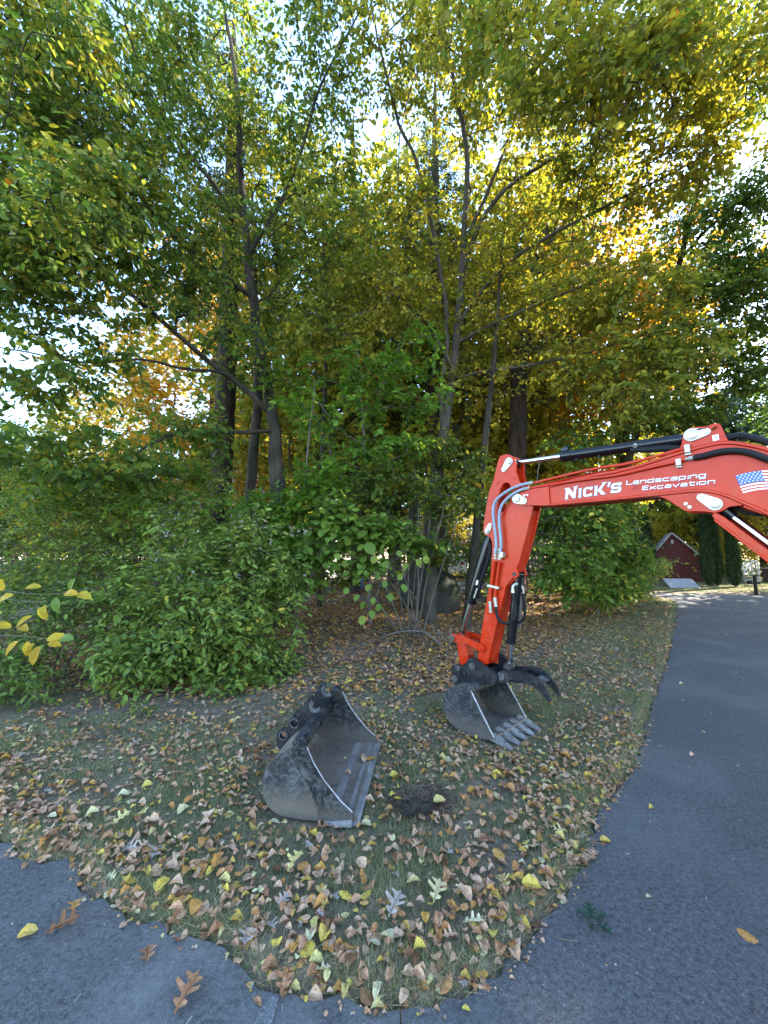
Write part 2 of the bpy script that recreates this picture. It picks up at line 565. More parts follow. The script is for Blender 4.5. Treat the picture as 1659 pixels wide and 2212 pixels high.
def steel(name, dark, mid, pale, k=1.0, rough=0.55, mud=None):
    m, nt, b = nodes_of(name)
    tc = nt.nodes.new('ShaderNodeTexCoord')
    f = noise(nt, 5 * k, 7, 0.68, dist=0.8)
    f2 = noise(nt, 17 * k, 6, 0.7, dist=2.0)
    c = ramp(nt, f, [(0.30, dark), (0.52, mid), (0.74, pale)])
    c = mixc(nt, ramp(nt, f2, [(0.50, (0, 0, 0)), (0.60, (0.55, 0.55, 0.55)), (0.66, (0, 0, 0))]), c, pale)
    if mud:
        sp_y = nt.nodes.new('ShaderNodeSeparateXYZ')
        nt.links.new(tc.outputs['Object'], sp_y.inputs[0])
        ma = nt.nodes.new('ShaderNodeMath')
        ma.operation = 'MULTIPLY_ADD'
        nt.links.new(f, ma.inputs[0])
        ma.inputs[1].default_value = mud[1]
        nt.links.new(sp_y.outputs['Y'], ma.inputs[2])
        c = mixc(nt, ramp(nt, ma.outputs[0], [(mud[0], (.85, .85, .85)), (mud[0] + .14, (0, 0, 0))]), c, mud[2])
    nt.links.new(c, b.inputs['Base Color'])
    b.inputs['Metallic'].default_value = 0.0
    b.inputs['Specular IOR Level'].default_value = 0.22
    nt.links.new(ramp(nt, f2, [(0.3, (rough - .15,) * 3), (0.7, (rough + .15,) * 3)]), b.inputs['Roughness'])
    bump(nt, f2, 0.25, 0.006, b)
    return m


M['steel_scuffed'] = steel('steel_scuffed', (0.010, 0.012, 0.014), (0.030, 0.032, 0.034), (0.14, 0.14, 0.135), mud=(.17, .22, (.115, .098, .08)))
M['steel_dusty'] = steel('steel_dusty', (0.078, 0.063, 0.05), (0.145, 0.12, 0.096), (0.225, 0.19, 0.155), 0.7, 0.75)
M['steel_worn'] = steel('steel_worn', (0.22, 0.21, 0.20), (0.38, 0.37, 0.36), (0.55, 0.54, 0.53), 2.0, 0.45)
M['plate_black'] = steel('plate_black', (0.006, 0.007, 0.009), (0.014, 0.015, 0.018), (0.12, 0.12, 0.118), 1.3, 0.5, mud=(.09, .22, (.11, .094, .077)))
M['steel_lip'] = steel('steel_lip', (0.11, 0.102, 0.094), (0.19, 0.178, 0.165), (0.30, 0.285, 0.27), 1.6, 0.62)
M['paint_black_worn'] = steel('paint_black_worn', (0.004, 0.005, 0.007), (0.007, 0.008, 0.011), (0.045, 0.045, 0.046), 1.0, 0.45)

# local frame of the digging arm: x along the arm plane towards the machine, y up, z sideways towards the viewer's side
ARM_O = np.array([1.275, 3.597])
ARM_D = np.array([0.691, -0.723])
ARM_D = ARM_D / np.linalg.norm(ARM_D)
dv = Vector((ARM_D[0], ARM_D[1], 0))
nv = dv.cross(Vector((0, 0, 1)))
ARM_M = Matrix(((dv.x, 0, nv.x, ARM_O[0]), (dv.y, 0, nv.y, ARM_O[1]), (0, 1, 0, 0), (0, 0, 0, 1)))
EX = thing('excavator', 'red compact excavator whose lettered boom and arm reach in over the leafy verge', 'excavator', mat=ARM_M)


def L3(p, t): return (p[0], p[1], t)


def tilt_prism(mb, outline, t0, t1, holes=()): mb.prism(outline, t0, t1, holes)


# --- dipper arm
arm_out = smooth_poly([(-.128, 2.577), (-.06, 2.588), (-.01, 2.56), (.022, 2.52), (.033, 2.47)], 1) + [(.028, 2.40), (.048, 2.32), (.085, 2.24), (.13, 2.17), (.175, 2.10), (.172, 2.05),
           (.102, 1.807), (.03, 1.585)] + [(.012, 1.545), (-.006, 1.505), (.002, 1.475)] + circle(-.027, 1.452, .036, 8, 0.2, -2.2) + \
          [(-.075, 1.385), (-.10, 1.36), (-.118, 1.333), (-.254, .887), (-.335, .60), (-.40, .575), (-.448, .60), (-.44, .645), (-.405, .817), (-.376, .969), (-.281, 1.374), (-.247, 1.675), (-.246, 1.744),
           (-.26, 1.79), (-.293, 1.812), (-.325, 1.828), (-.340, 1.86), (-.332, 1.93), (-.298, 2.10), (-.262, 2.24), (-.205, 2.36), (-.152, 2.53)]
slot = smooth_poly([(-.135, 2.268), (-.10, 2.312), (-.05, 2.308), (-.025, 2.262), (-.022, 2.167), (-.085, 2.063), (-.135, 2.02), (-.178, 2.06), (-.165, 2.184)], 2, True)
mb = MB()
mb.prism(arm_out, .062, .088, [slot])
mb.prism(arm_out, -.088, -.062, [slot])
core = [(.150, 2.02), (.085, 1.80), (.012, 1.56), (-.025, 1.42), (-.115, 1.333), (-.250, .89), (-.333, .60), (-.40, .577), (-.445, .60), (-.437, .65), (-.402, .82), (-.373, .97), (-.278, 1.375), (-.244, 1.675), (-.243, 1.744), (-.2, 1.85), (-.05, 2.0), (.03, 2.06)]
mb.prism(core, -.061, .061)
mb.prism([(-.31, 1.9), (-.28, 1.9), (-.15, 2.36), (-.12, 2.52), (-.15, 2.52)], -.061, .061)
dip = mb.build('dipper_arm', M['red'], EX, bevel=.004)
# weld ridge and bolts on the arm side
mb = MB()
mb.tube([(-.19, 1.93, .088), (-.10, 2.03, .088), (-.02, 2.12, .088)], .007, 6)
mb.build('weld_ridge', M['red'], dip)
for p in ((.013, 2.345), (-.166, 2.319)):
    MB().tube([L3(p, .086), L3(p, .097)], .010, 8).build('bolt', M['red'], dip)
MB().tube([(-.027, 1.452, -.095), (-.027, 1.452, .095)], .017, 14).build('pin', M['steel_scuffed'], dip)
MB().box(-.42, -.33, .575, .70, -.1, -.0885).build('wear_plate', M['red_dirty'], dip)

# --- boom
top_line = [(.12, 2.215), (.335, 2.217), (.652, 2.262), (.915, 2.268), (1.254, 2.334), (1.40, 2.356), (1.494, 2.358), (1.60, 2.32), (1.70, 2.262), (2.0, 2.05), (2.3, 1.70), (2.55, 1.2), (2.68, .74)]
bot_line = [(2.60, .66), (2.5, .70), (2.38, 1.0), (2.2, 1.32), (1.95, 1.60), (1.654, 1.867), (1.555, 1.939), (1.466, 2.005), (1.387, 2.038), (1.322, 2.05), (1.085, 2.047), (.90, 2.046), (.32, 2.052)]
boom_out = [(.30, 2.20)] + top_line[1:] + bot_line
mb = MB()
mb.prism(boom_out, -.10, .10)
fork = [(.335, 2.215), (.12, 2.215), (.06, 2.205), (.012, 2.18), (-.012, 2.14), (.0, 2.11), (.04, 2.088), (.148, 2.066), (.295, 2.051), (.34, 2.051)]
mb.prism(fork, .091, .116)
mb.prism(fork, -.116, -.091)
mb.prism([(.335, 2.21), (.21, 2.205), (.21, 2.06), (.34, 2.055)], -.0905, .0905)
boom = mb.build('boom', M['red'], EX, bevel=.004)
mb = MB()
for t in (.1, -.1):
    mb.tube([(x, z - .006, t) for x, z in smooth_poly(top_line[1:11], 1)], .014, 6)
    mb.tube([(x, z + .004, t) for x, z in smooth_poly([(.32, 2.052), (.9, 2.046), (1.085, 2.047), (1.322, 2.05), (1.387, 2.038), (1.466, 2.005), (1.555, 1.939), (1.654, 1.867), (1.95, 1.6), (2.2, 1.32)], 1)], .012, 6)
mb.build('flange', M['red'], boom)
low = [(1.06, 2.05), (1.10, 2.042), (1.138, 2.023), (1.172, 1.997), (1.253, 1.919), (1.358, 1.907), (1.408, 1.892), (1.445, 1.903), (1.482, 1.926), (1.525, 1.93), (1.573, 1.902), (1.64, 1.86), (1.58, 1.935), (1.46, 2.02), (1.3, 2.055)]
ear = [(1.243, 2.33), (1.248, 2.356), (1.267, 2.385), (1.276, 2.433), (1.289, 2.469), (1.321, 2.494), (1.36, 2.492), (1.416, 2.482), (1.441, 2.492), (1.462, 2.492), (1.480, 2.478), (1.488, 2.455), (1.492, 2.42), (1.510, 2.367), (1.5, 2.34)]
eye = [(1.45 + .016 * math.cos(a), 2.458 + .009 * math.sin(a) + .006 * math.cos(a)) for a in np.linspace(0, 2 * math.pi, 13)[:-1]]
mb = MB()
for s in (1, -1):
    a, b_ = sorted((s * .070, s * .097))
    MB().prism(low, a, b_).build('lower_bracket', M['red'], boom, bevel=.003)
    MB().prism(ear, a, b_, [eye]).build('upper_bracket', M['red'], boom, bevel=.003)


def pin_plate(parent, big, rb, small, rs, t, mat='zinc'):
    th = .010
    pl = MB().prism(hull2(big, rb * 1.12, small, rs * 1.15), t, t + th).build('pin_plate', M[mat], parent, bevel=.003)
    MB().tube([L3(big, t + th), L3(big, t + th + .012), L3(big, t + th + .014)], [rb * .78, rb * .78, rb * .62], 20).build('pin', M[mat], pl)
    mb_ = MB().tube([L3(small, t + th), L3(small, t + th + .009)], rs * .55, 6)
    mb_.tube([L3(small, t + th), L3(small, t + th + .003)], rs * .8, 14)
    mb_.build('bolt', M[mat], pl)


pin_plate(dip, (-.035, 2.505), .035, (-.089, 2.437), .021, .089)
pin_plate(boom, (.044, 2.138), .040, (.108, 2.110), .027, .117)
pin_plate(dip, (-.291, 1.859), .027, (-.256, 1.914), .019, .089)
pin_plate(boom, (1.328, 2.441), .040, (1.406, 2.443), .022, .098)
pin_plate(boom, (1.413, 1.951), .037, (1.348, 2.003), .022, .098)
mb = MB()
for p in ((1.262, 1.969), (1.281, 1.945)):
    mb.tube([L3(p, .097), L3(p, .103)], .012, 12).tube([L3(p, .103), L3(p, .110)], .008, 6)
mb.build('bolt', M['zinc'], boom)
mb = MB()
for p in ((.118, 2.158), (.146, 2.158)):
    mb.tube([L3(p, .116), L3(p, .128)], .011, 8)
mb.build('bolt', M['zinc'], boom)

# --- arm cylinder on top of the boom
cy = thing('arm_cylinder', None, None); cy.parent = EX
a0, a1 = np.array([-.035, 2.505]), np.array([1.328, 2.441])
P = lambda u, dz=0.0: (a0[0] + (a1[0] - a0[0]) * u, a0[1] + (a1[1] - a0[1]) * u + dz)
mb = MB()
mb.tube([L3(P(.375), 0), L3(P(.94), 0)], .043, 24)
mb.tube([L3(P(.33), 0), L3(P(.335), 0), L3(P(.40), 0), L3(P(.405), 0)], [.044, .049, .049, .044], 24)
mb.tube([L3(P(.94), 0), L3(P(1.0), 0)], [.043, .03], 24)
mb.box(P(.35)[0] - .02, P(.35)[0] + .035, P(.35)[1] + .045, P(.35)[1] + .066, -.025, .025)
mb.box(P(.36)[0] - .01, P(.36)[0] + .02, P(.36)[1] + .066, P(.36)[1] + .075, -.015, .03)
for u in (.42, .55): mb.tube([L3(P(u, -.036), .01), L3(P(u, -.055), .012)], .012, 8)
mb.build('barrel', M['black_gloss'], cy)
MB().tube([L3(P(.035), 0), L3(P(.335), 0)], .0225, 20).build('rod', M['chrome'], cy)
mb = MB().tube([(-.035, 2.505, -.06), (-.035, 2.505, .06)], .045, 18).tube([L3(P(.01), 0), L3(P(.04), 0)], [.032, .026], 14)
mb.build('rod_eye', M['black_matte'], cy)
mb = MB().tube([(.946, 2.425, .03), (1.067, 2.405, .032), (1.18, 2.392, .03), (1.30, 2.372, .0)], [.018, .026, .027, .022], 10)
mb.build('hose', M['rubber'], cy)
MB().tube([L3(P(.745, .0), .04), L3(P(.745, -.012), .052)], .016, 8).build('hose_clip', M['zinc'], cy)

# --- hard tubes and hoses along the boom
t1 = smooth_poly([(.17, 2.262), (.21, 2.266), (.335, 2.278), (.60, 2.305), (.80, 2.312), (.914, 2.306), (1.10, 2.330), (1.254, 2.352), (1.30, 2.360)], 2)
t2 = smooth_poly([(.135, 2.217), (.18, 2.222), (.335, 2.226), (.60, 2.232), (.871, 2.228), (1.048, 2.249), (1.246, 2.268), (1.284, 2.273)], 2)
t3 = [(x, z - .022) for x, z in t1[6:]]
MB().tube([L3(p, .098) for p in t1], .0125, 10).build('hydraulic_pipe', M['red'], boom)
MB().tube([L3(p, .118) for p in t2], .0115, 10).build('hydraulic_pipe', M['red'], boom)
MB().tube([L3(p, .040) for p in t3], .011, 8).build('hydraulic_pipe', M['red'], boom)
for (x, z, h) in ((1.301, 2.345, .058), (1.246, 2.259, .05)):
    mb = MB().box(x - .016, x + .016, z - h / 2, z + h / 2, .112, .136)
    mb.box(x - .019, x + .019, z - h * .75, z - h / 2, .101, .12)
    c_ = mb.build('pipe_clamp', M['zinc'], boom, bevel=.004)
    MB().tube([(x, z + h * .2, .136), (x, z + h * .2, .143)], .008, 6).build('bolt', M['zinc'], c_)
MB().tube([(1.284, 2.274, .118), (1.30, 2.275, .12), (1.302, 2.275, .12), (1.334, 2.276, .122)], [.010, .010, .015, .015], 8).build('hose_fitting', M['zinc'], boom)
MB().tube([L3(p, .125) for p in smooth_poly([(1.328, 2.275), (1.385, 2.278), (1.45, 2.290), (1.521, 2.288), (1.60, 2.262), (1.69, 2.192), (1.85, 2.08), (2.1, 1.8)], 2)], [.016] * 2 + [.021] * 22, 10).build('hose', M['rubber'], boom)
for k, (dz, t) in enumerate(((0, .02), (.01, -.03), (-.012, .06))):
    MB().tube([L3((x, z + dz), t) for x, z in smooth_poly([(1.36, 2.41), (1.44, 2.40), (1.511, 2.402), (1.556, 2.405), (1.607, 2.388), (1.69, 2.325), (1.9, 2.18), (2.1, 1.98)], 2)], .02, 8).build('hose', M['rubber'], boom)
MB().tube([L3(p, .02) for p in smooth_poly([(1.49, 1.95), (1.517, 1.915), (1.55, 1.888), (1.60, 1.872), (1.652, 1.872), (1.75, 1.86), (1.9, 1.7)], 2)], .011, 8).build('hose', M['rubber'], boom)

# --- grey loop hoses and red pipes on the dipper
h1 = [(.168, 2.262), (.103, 2.259), (-.004, 2.236), (-.126, 2.176), (-.181, 2.121), (-.198, 2.053), (-.192, 1.948), (-.176, 1.80), (-.174, 1.70), (-.188, 1.64)]
h2 = [(.133, 2.217), (.066, 2.206), (-.025, 2.164), (-.091, 2.112), (-.127, 2.047), (-.138, 1.945), (-.126, 1.80), (-.124, 1.70), (-.142, 1.635)]
for hh in (h1, h2):
    MB().tube([L3(p, .135) for p in smooth_poly(hh, 2)], .0135, 12).build('hose', M['hose_grey'], dip)
    e0 = hh[0]
    MB().tube([L3((e0[0] + .03, e0[1] + .003), .115), L3((e0[0] - .02, e0[1]), .132)], .016, 8).build('hose_fitting', M['zinc'], dip)
for (x, z) in ((-.190, 1.625), (-.146, 1.62)):
    mb = MB()
    for k in range(4): mb.tube([(x + .004 - k * .002, z + .06 - k * .026, .13), (x + .002 - k * .002, z + .042 - k * .026, .13)], .0185 - .002 * (k == 2), 8)
    mb.build('hose_fitting', M['zinc'], dip)
MB().box(-.145, -.105, 1.60, 1.655, .089, .145).build('fitting_block', M['zinc'], dip, bevel=.004)
for pts in ([(-.207, 1.565), (-.215, 1.53), (-.254, 1.336), (-.268, 1.235), (-.271, 1.205)], [(-.158, 1.56), (-.166, 1.53), (-.204, 1.329), (-.216, 1.255), (-.219, 1.235)]):
    MB().tube([L3(p, .112) for p in pts], [.019, .015, .015, .015, .018], 10).build('hydraulic_pipe', M['red'], dip)
for x, z in ((-.258, 1.335), (-.200, 1.325)):
    MB().prism(hull2((x - .022, z + .003), .012, (x + .022, z - .003), .012, 6), .10, .135).build('pipe_clamp', M['zinc'], dip, bevel=.003)
for p0, p1 in (((-.271, 1.19), (-.266, 1.085)), ((-.220, 1.23), (-.210, 1.145))):
    mb = MB()
    n = 5
    for k in range(n):
        u0, u1 = k / n, (k + .85) / n
        q0 = (p0[0] + (p1[0] - p0[0]) * u0, p0[1] + (p1[1] - p0[1]) * u0)
        q1 = (p0[0] + (p1[0] - p0[0]) * u1, p0[1] + (p1[1] - p0[1]) * u1)
        mb.tube([L3(q0, .116), L3(q1, .116)], .018 if k % 2 == 0 else .0155, 8)
    mb.build('hose_fitting', M['zinc'], dip)
loop = [(-.212, 1.15, .116), (-.208, 1.114, .118), (-.20, 1.05, .118), (-.163, 1.008, .115), (-.10, 1.003, .10), (-.048, 1.046, .085), (-.033, 1.112, .08), (-.047, 1.214, .075), (-.060, 1.285, .07)]
MB().tube(smooth_poly(loop, 2), .0135, 10).build('hose', M['rubber'], dip)
MB().tube(smooth_poly([(-.060, 1.28, .07), (-.063, 1.325, .068), (-.055, 1.352, .06), (-.03, 1.362, .03)], 2), [.017] * 4 + [.013] * 6, 8).build('hose_fitting', M['zinc'], dip)
MB().tube(smooth_poly([(-.030, 1.31, -.05), (-.024, 1.254, -.055), (-.012, 1.15, -.06), (-.018, 1.063, -.06), (-.048, 1.008, -.05), (-.095, .993, -.03)], 2), .0135, 10).build('hose', M['rubber'], dip)
MB().tube(smooth_poly([(-.055, 1.335, -.03), (-.038, 1.335, -.05), (-.029, 1.318, -.055), (-.027, 1.27, -.055)], 2), .016, 8).build('hose_fitting', M['zinc'], dip)

# --- bucket cylinder (behind the dipper) and thumb cylinder (in front)
bc = thing('bucket_cylinder', None, None); bc.parent = EX
c0, c1 = np.array([-.305, 1.862]), np.array([-.690, .800])
Q = lambda u: tuple(c0 + (c1 - c0) * u)
MB().tube([L3(Q(.03), 0), L3(Q(.10), 0), L3(Q(.64), 0), L3(Q(.645), 0), L3(Q(.675), 0)], [.03, .05, .05, .056, .056], 22).build('barrel', M['black_gloss'], bc)
MB().tube([L3(Q(.67), 0), L3(Q(.97), 0)], .024, 18).build('rod', M['chrome'], bc)
MB().tube([(c1[0], c1[1], -.04), (c1[0], c1[1], .04)], .038, 16).tube([L3(Q(.94), 0), L3(Q(.98), 0)], [.026, .034], 12).build('rod_eye', M['black_matte'], bc)
MB().tube(smooth_poly([(-.30, 1.74, .02), (-.32, 1.6, .03), (-.36, 1.5, .03), (-.42, 1.38, .02), (-.47, 1.23, .02), (-.50, 1.2, .02)], 2), .022, 8).build('hose', M['rubber'], bc)
MB().tube([(-.445, 1.375, .045), (-.452, 1.33, .055)], .016, 8).tube([(-.45, 1.3, .05), (-.49, 1.2, .05)], .008, 6).build('hose_fitting', M['zinc'], bc)
MB().box(-.50, -.38, 1.175, 1.20, -.02, .02).build('stop_bar', M['black_matte'], bc)

tc_ = thing('thumb_cylinder', None, None); tc_.parent = EX
MB().tube([(-.030, 1.43, 0), (-.045, 1.385, 0), (-.133, .83, 0), (-.134, .826, 0), (-.136, .81, 0)], [.035, .041, .041, .045, .045], 20).tube([(-.03, 1.445, -.055), (-.03, 1.445, .055)], .034, 14).build('barrel', M['black_gloss'], tc_)
MB().tube([(-.136, .82, 0), (-.160, .60, 0)], .022, 16).build('rod', M['chrome'], tc_)

# --- tipping link
lk = MB()
for s in (1, -1):
    a, b_ = sorted((s * .090, s * .118))
    pts_t = smooth_poly([(-.708, .832), (-.60, .828), (-.50, .806), (-.385, .784)], 2)
    pts_b = smooth_poly([(-.385, .705), (-.50, .745), (-.60, .768), (-.708, .755)], 2)
    lk.prism(circle(-.708, .793, .040, 8, math.pi / 2, math.pi * 1.5)[::1][::-1][::-1] + pts_b[::-1] + circle(-.385, .745, .041, 8, -math.pi / 2, math.pi / 2) + pts_t[::-1], a, b_)
link_o = lk.build('tipping_link', M['red'], EX, bevel=.004)
MB().tube([(-.385, .745, .118), (-.385, .745, .128)], .033, 18).tube([(-.385, .745, .128), (-.385, .745, .133)], .018, 14).build('boss', M['red'], link_o, bevel=.002)
MB().tube([(-.708, .793, -.13), (-.708, .793, .135)], .027, 18).tube([(-.708, .793, .12), (-.708, .793, .138)], .034, 18).build('pin', M['chrome'], link_o)
MB().prism([(-.735, .80), (-.68, .84), (-.62, .80), (-.585, .66), (-.55, .53), (-.672, .52), (-.70, .70)], -.060, .060).build('connecting_link', M['red'], EX, bevel=.006)

# --- digging bucket with ears, five teeth
bk = thing('digging_bucket', None, None); bk.parent = EX
prof = smooth_poly([(-.150, .060), (-.25, .022), (-.36, .006), (-.48, .008), (-.58, .028), (-.665, .085), (-.703, .17), (-.706, .25), (-.68, .32), (-.62, .375), (-.53, .405), (-.43, .41), (-.385, .402)], 2)
inner = []
for i, p in enumerate(prof):
    a_, b_ = np.array(prof[max(0, i - 1)]), np.array(prof[min(len(prof) - 1, i + 1)])
    d_ = (b_ - a_) / (np.linalg.norm(b_ - a_) + 1e-9)
    inner.append((p[0] + d_[1] * .016, p[1] - d_[0] * .016))
MB().prism(prof + inner[::-1], -.29, .29).build('shell', M['steel_dusty'], bk, bevel=.002)
side = prof + [(-.391, .405), (-.36, .35), (-.26, .20), (-.163, .056)]
for s in (1, -1):
    a, b_ = sorted((s * .288, s * .306))
    sp = MB().prism(side, a, b_).build('side_plate', M['steel_scuffed'], bk, bevel=.002)
    MB().tube([(-.385, .40, s * .297), (-.36, .352, s * .297), (-.26, .202, s * .297), (-.165, .062, s * .297)], .0065, 6).build('side_cutter', M['steel_worn'], sp)
MB().prism([(-.32, .028), (-.19, .040), (-.165, .046), (-.185, .064), (-.32, .046)], -.288, .288).build('cutting_edge', M['steel_dusty'], bk, bevel=.002)
MB().tube([(-.415, .395, -.302), (-.415, .395, .302)], .045, 16).build('torque_tube', M['steel_scuffed'], bk)
bear = smooth_poly([(-.715, .50), (-.69, .545), (-.60, .545), (-.54, .58), (-.515, .63), (-.455, .648), (-.40, .625), (-.29, .58), (-.215, .555), (-.20, .50), (-.25, .455), (-.38, .415), (-.46, .36), (-.55, .33), (-.66, .33), (-.70, .38)], 1, True)
for s in (1, -1):
    a, b_ = sorted((s * .115, s * .150))
    er = MB().prism(bear, a, b_).build('ear', M['paint_black_worn'], bk, bevel=.004)
    if s > 0:
        for (x, z) in ((-.457, .572), (-.628, .525), (-.660, .412)):
            MB().tube([(x, z, .15), (x, z, .168), (x, z, .171)], [.036, .033, .02], 16).build('pin', M['steel_scuffed'], er)
        mb = MB()
        ring = circle(-.577, .478, .045, 18)
        mb.prism(ring, .150, .160, [circle(-.577, .478, .026, 14)])
        mb.build('boss', M['paint_black_worn'], er)
mb = MB()
for (x, z) in ((-.457, .572), (-.66, .5)): mb.tube([(x, z, -.118), (x, z, .118)], .03, 14)
mb.prism([(-.52, .42), (-.34, .45), (-.30, .50), (-.36, .55), (-.5, .5)], -.114, .114)
mb.build('coupler', M['paint_black_worn'], bk)
for k in range(5):
    t = -.262 + k * .131
    mb = MB()
    zr = .012
    V8 = [(-.215, .062), (-.10, .045), (-.010, .012), (-.006, .003), (-.03, -.002), (-.14, .018), (-.215, .03)]
    w0, w1 = .030, .021
    mb2 = MB()
    top = [(-.235, .082), (-.13, .066), (-.012, .014)]
    bot = [(-.012, .000), (-.125, .012), (-.235, .030)]
    ws = [.029, .027, .020]
    vs = []
    for (p, q, w) in zip(top, bot[::-1], ws):
        vs += [(p[0], p[1], t - w), (p[0], p[1], t + w), (q[0], q[1], t + w), (q[0], q[1], t - w)]
    fs = [(0, 1, 2, 3)[::-1], (8, 9, 10, 11)]
    for i in (0, 4):
        for j in range(4):
            fs.append((i + j, i + (j + 1) % 4, i + 4 + (j + 1) % 4, i + 4 + j))
    mb2.add(vs, fs)
    MBt = mb2.build('tooth', M['steel_lip'], bk, bevel=.003)
    mm = MB().prism([(-.135, .0), (-.105, .0), (-.105, .01), (-.135, .01)], 0, .001)
    # embossed size mark on the tooth
    def seg(x0, w0_, x1, w1_):
        def zz(x): return .066 + (x + .13) / .118 * (.014 - .066) + .0012
        MBn.bar((x0, zz(x0), t + w0_), (x1, zz(x1), t + w1_), .0022, .0012, up=(.37, .93, 0))
    MBn = MB()
    for (x0, w_0, x1, w_1) in ((-.098, .012, -.080, .012), (-.080, .012, -.080, .0), (-.098, .004, -.068, .004), (-.096, -.004, -.072, -.004), (-.096, -.013, -.072, -.013), (-.096, -.004, -.096, -.013), (-.072, -.004, -.072, -.013)):
        seg(x0, w_0, x1, w_1)
    MBn.build('size_mark', M['steel_scuffed'], MBt, smooth=0)
    bpy.data.meshes.remove  # (no shared helper meshes)

# --- thumb
th_out = smooth_poly([(-.24, .53), (-.215, .565), (-.16, .582), (-.005, .608), (.07, .612), (.135, .592), (.207, .53), (.245, .475), (.262, .43), (.247, .405), (.203, .450), (.142, .503), (.05, .522), (-.05, .505), (-.111, .489), (-.19, .468), (-.235, .49)], 1, True)
thb = thing('thumb', None, None); thb.parent = EX
for s in (1, -1):
    a, b_ = sorted((s * .085, s * .113))
    MB().prism(th_out, a, b_).build('finger', M['paint_black_worn'], thb, bevel=.003)
MB().prism([(.10, .552), (.165, .520), (.175, .533), (.11, .568)], -.084, .084).build('cross_plate', M['steel_scuffed'], thb, bevel=.003)
MB().prism([(-.20, .52), (-.02, .55), (.0, .585), (-.02, .592), (-.2, .56)], -.084, .084).build('web', M['paint_black_worn'], thb, bevel=.003)
MB().prism(smooth_poly([(-.41, .56), (-.40, .65), (-.33, .668), (-.25, .62), (-.14, .585), (-.13, .545), (-.25, .53)], 1, True), -.16, -.12).build('far_bracket', M['paint_black_worn'], thb, bevel=.004)
MB().prism([(-.205, .575), (-.115, .575), (-.13, .635), (-.19, .635)], -.05, .05).build('cylinder_lug', M['paint_black_worn'], thb, bevel=.004)
MB().tube([(-.182, .529, -.125), (-.182, .529, .122)], .034, 18).build('pin', M['steel_scuffed'], thb)

# --- boom lift cylinder and its guard
lc = thing('boom_cylinder', None, None); lc.parent = EX
l0, l1 = np.array([1.413, 1.951]), np.array([2.05, 1.20])
W = lambda u: tuple(l0 + (l1 - l0) * u)
MB().tube([L3(W(.10), 0), L3(W(.62), 0)], .030, 22).build('rod', M['chrome'], lc)
MB().tube([L3(W(.60), 0), L3(W(1.25), 0)], .052, 20).build('barrel', M['black_gloss'], lc)
MB().tube([(l0[0], l0[1], -.065), (l0[0], l0[1], .065)], .050, 18).tube([L3(W(.02), 0), L3(W(.12), 0)], [.05, .036], 14).build('rod_eye', M['black_gloss'], lc)
e = (l1 - l0) / np.linalg.norm(l1 - l0)
nn = np.array([e[1], -e[0]])          # towards lower left
o0 = np.array([1.405, 1.873])
G = lambda u, v: tuple(o0 + e * u + nn * v)
mb = MB()
mb.prism([G(-.01, .012), G(-.03, -.018), G(.03, -.03), G(.85, -.03), G(.85, .012)], .062, .078)
mb.prism([G(-.01, .012), G(-.03, -.018), G(.03, -.03), G(.85, -.03), G(.85, .012)], -.078, -.062)
mb.prism([G(.0, .010), G(.85, .010), G(.85, .026), G(.02, .026)], -.078, .078)
mb.build('cylinder_guard', M['red'], lc, bevel=.004)

# --- lettering on the boom side, flat print a hair proud of the paint
LT = .1012


def letters(polys, org, ex, ey, shear, name, mat, t, parent):
    mb_ = MB()
    for outline, holes in polys:
        f_ = lambda p: (org[0] + p[0] * ex[0] + (p[1] * shear) * ex[0] + p[1] * ey[0], org[1] + p[0] * ex[1] + p[1] * ey[1])
        mb_.prism([f_(p) for p in outline], t, t + .0008, [[f_(p) for p in h] for h in holes])
    return mb_.build(name, mat, parent, smooth=0)


# wedge-serif capitals drawn in a unit-height cell
N_ = [(0, 0), (.30, 0), (.24, .08), (.26, .55), (.62, 0), (.80, 0), (.84, .90), (.95, 1.06), (.58, 1.0), (.66, .92), (.64, .45), (.30, 1.0), (-.08, 1.0), (.06, .88), (.06, .10)]
I_ = [(0, 0), (.26, 0), (.22, .08), (.22, .72), (.27, .80), (0, .80), (.05, .72), (.05, .08)]
C_ = [(.62, .22), (.62, .0), (.15, 0), (.0, .14), (.0, .66), (.15, .80), (.64, .80), (.62, .54), (.44, .54), (.42, .64), (.22, .64), (.18, .60), (.18, .20), (.22, .16), (.42, .16), (.46, .22)]
K_ = [(0, 0), (.26, 0), (.22, .08), (.22, .30), (.30, .34), (.52, 0), (.80, 0), (.48, .44), (.74, .92), (.90, 1.0), (.52, 1.0), (.56, .90), (.32, .52), (.22, .50), (.22, .72), (.27, .80), (0, .80), (.05, .72), (.05, .08)]
A_ = [(.02, .55), (.10, .55), (.22, .95), (.04, .95)]
S_ = [(0, .02), (.50, .0), (.66, .12), (.66, .36), (.54, .48), (.20, .48), (.20, .64), (.44, .64), (.46, .56), (.64, .56), (.66, .80), (.14, .80), (0, .68), (0, .42), (.12, .32), (.46, .32), (.46, .17), (.20, .17), (.18, .25), (.0, .25)]
word, x = [], 0.0
for g, adv in ((N_, .98), (I_, .36), (C_, .74), (K_, .88), (A_, .24), (S_, .7)):
    word.append(([(p[0] + x, p[1]) for p in g], []))
    x += adv
sc = .425 / x


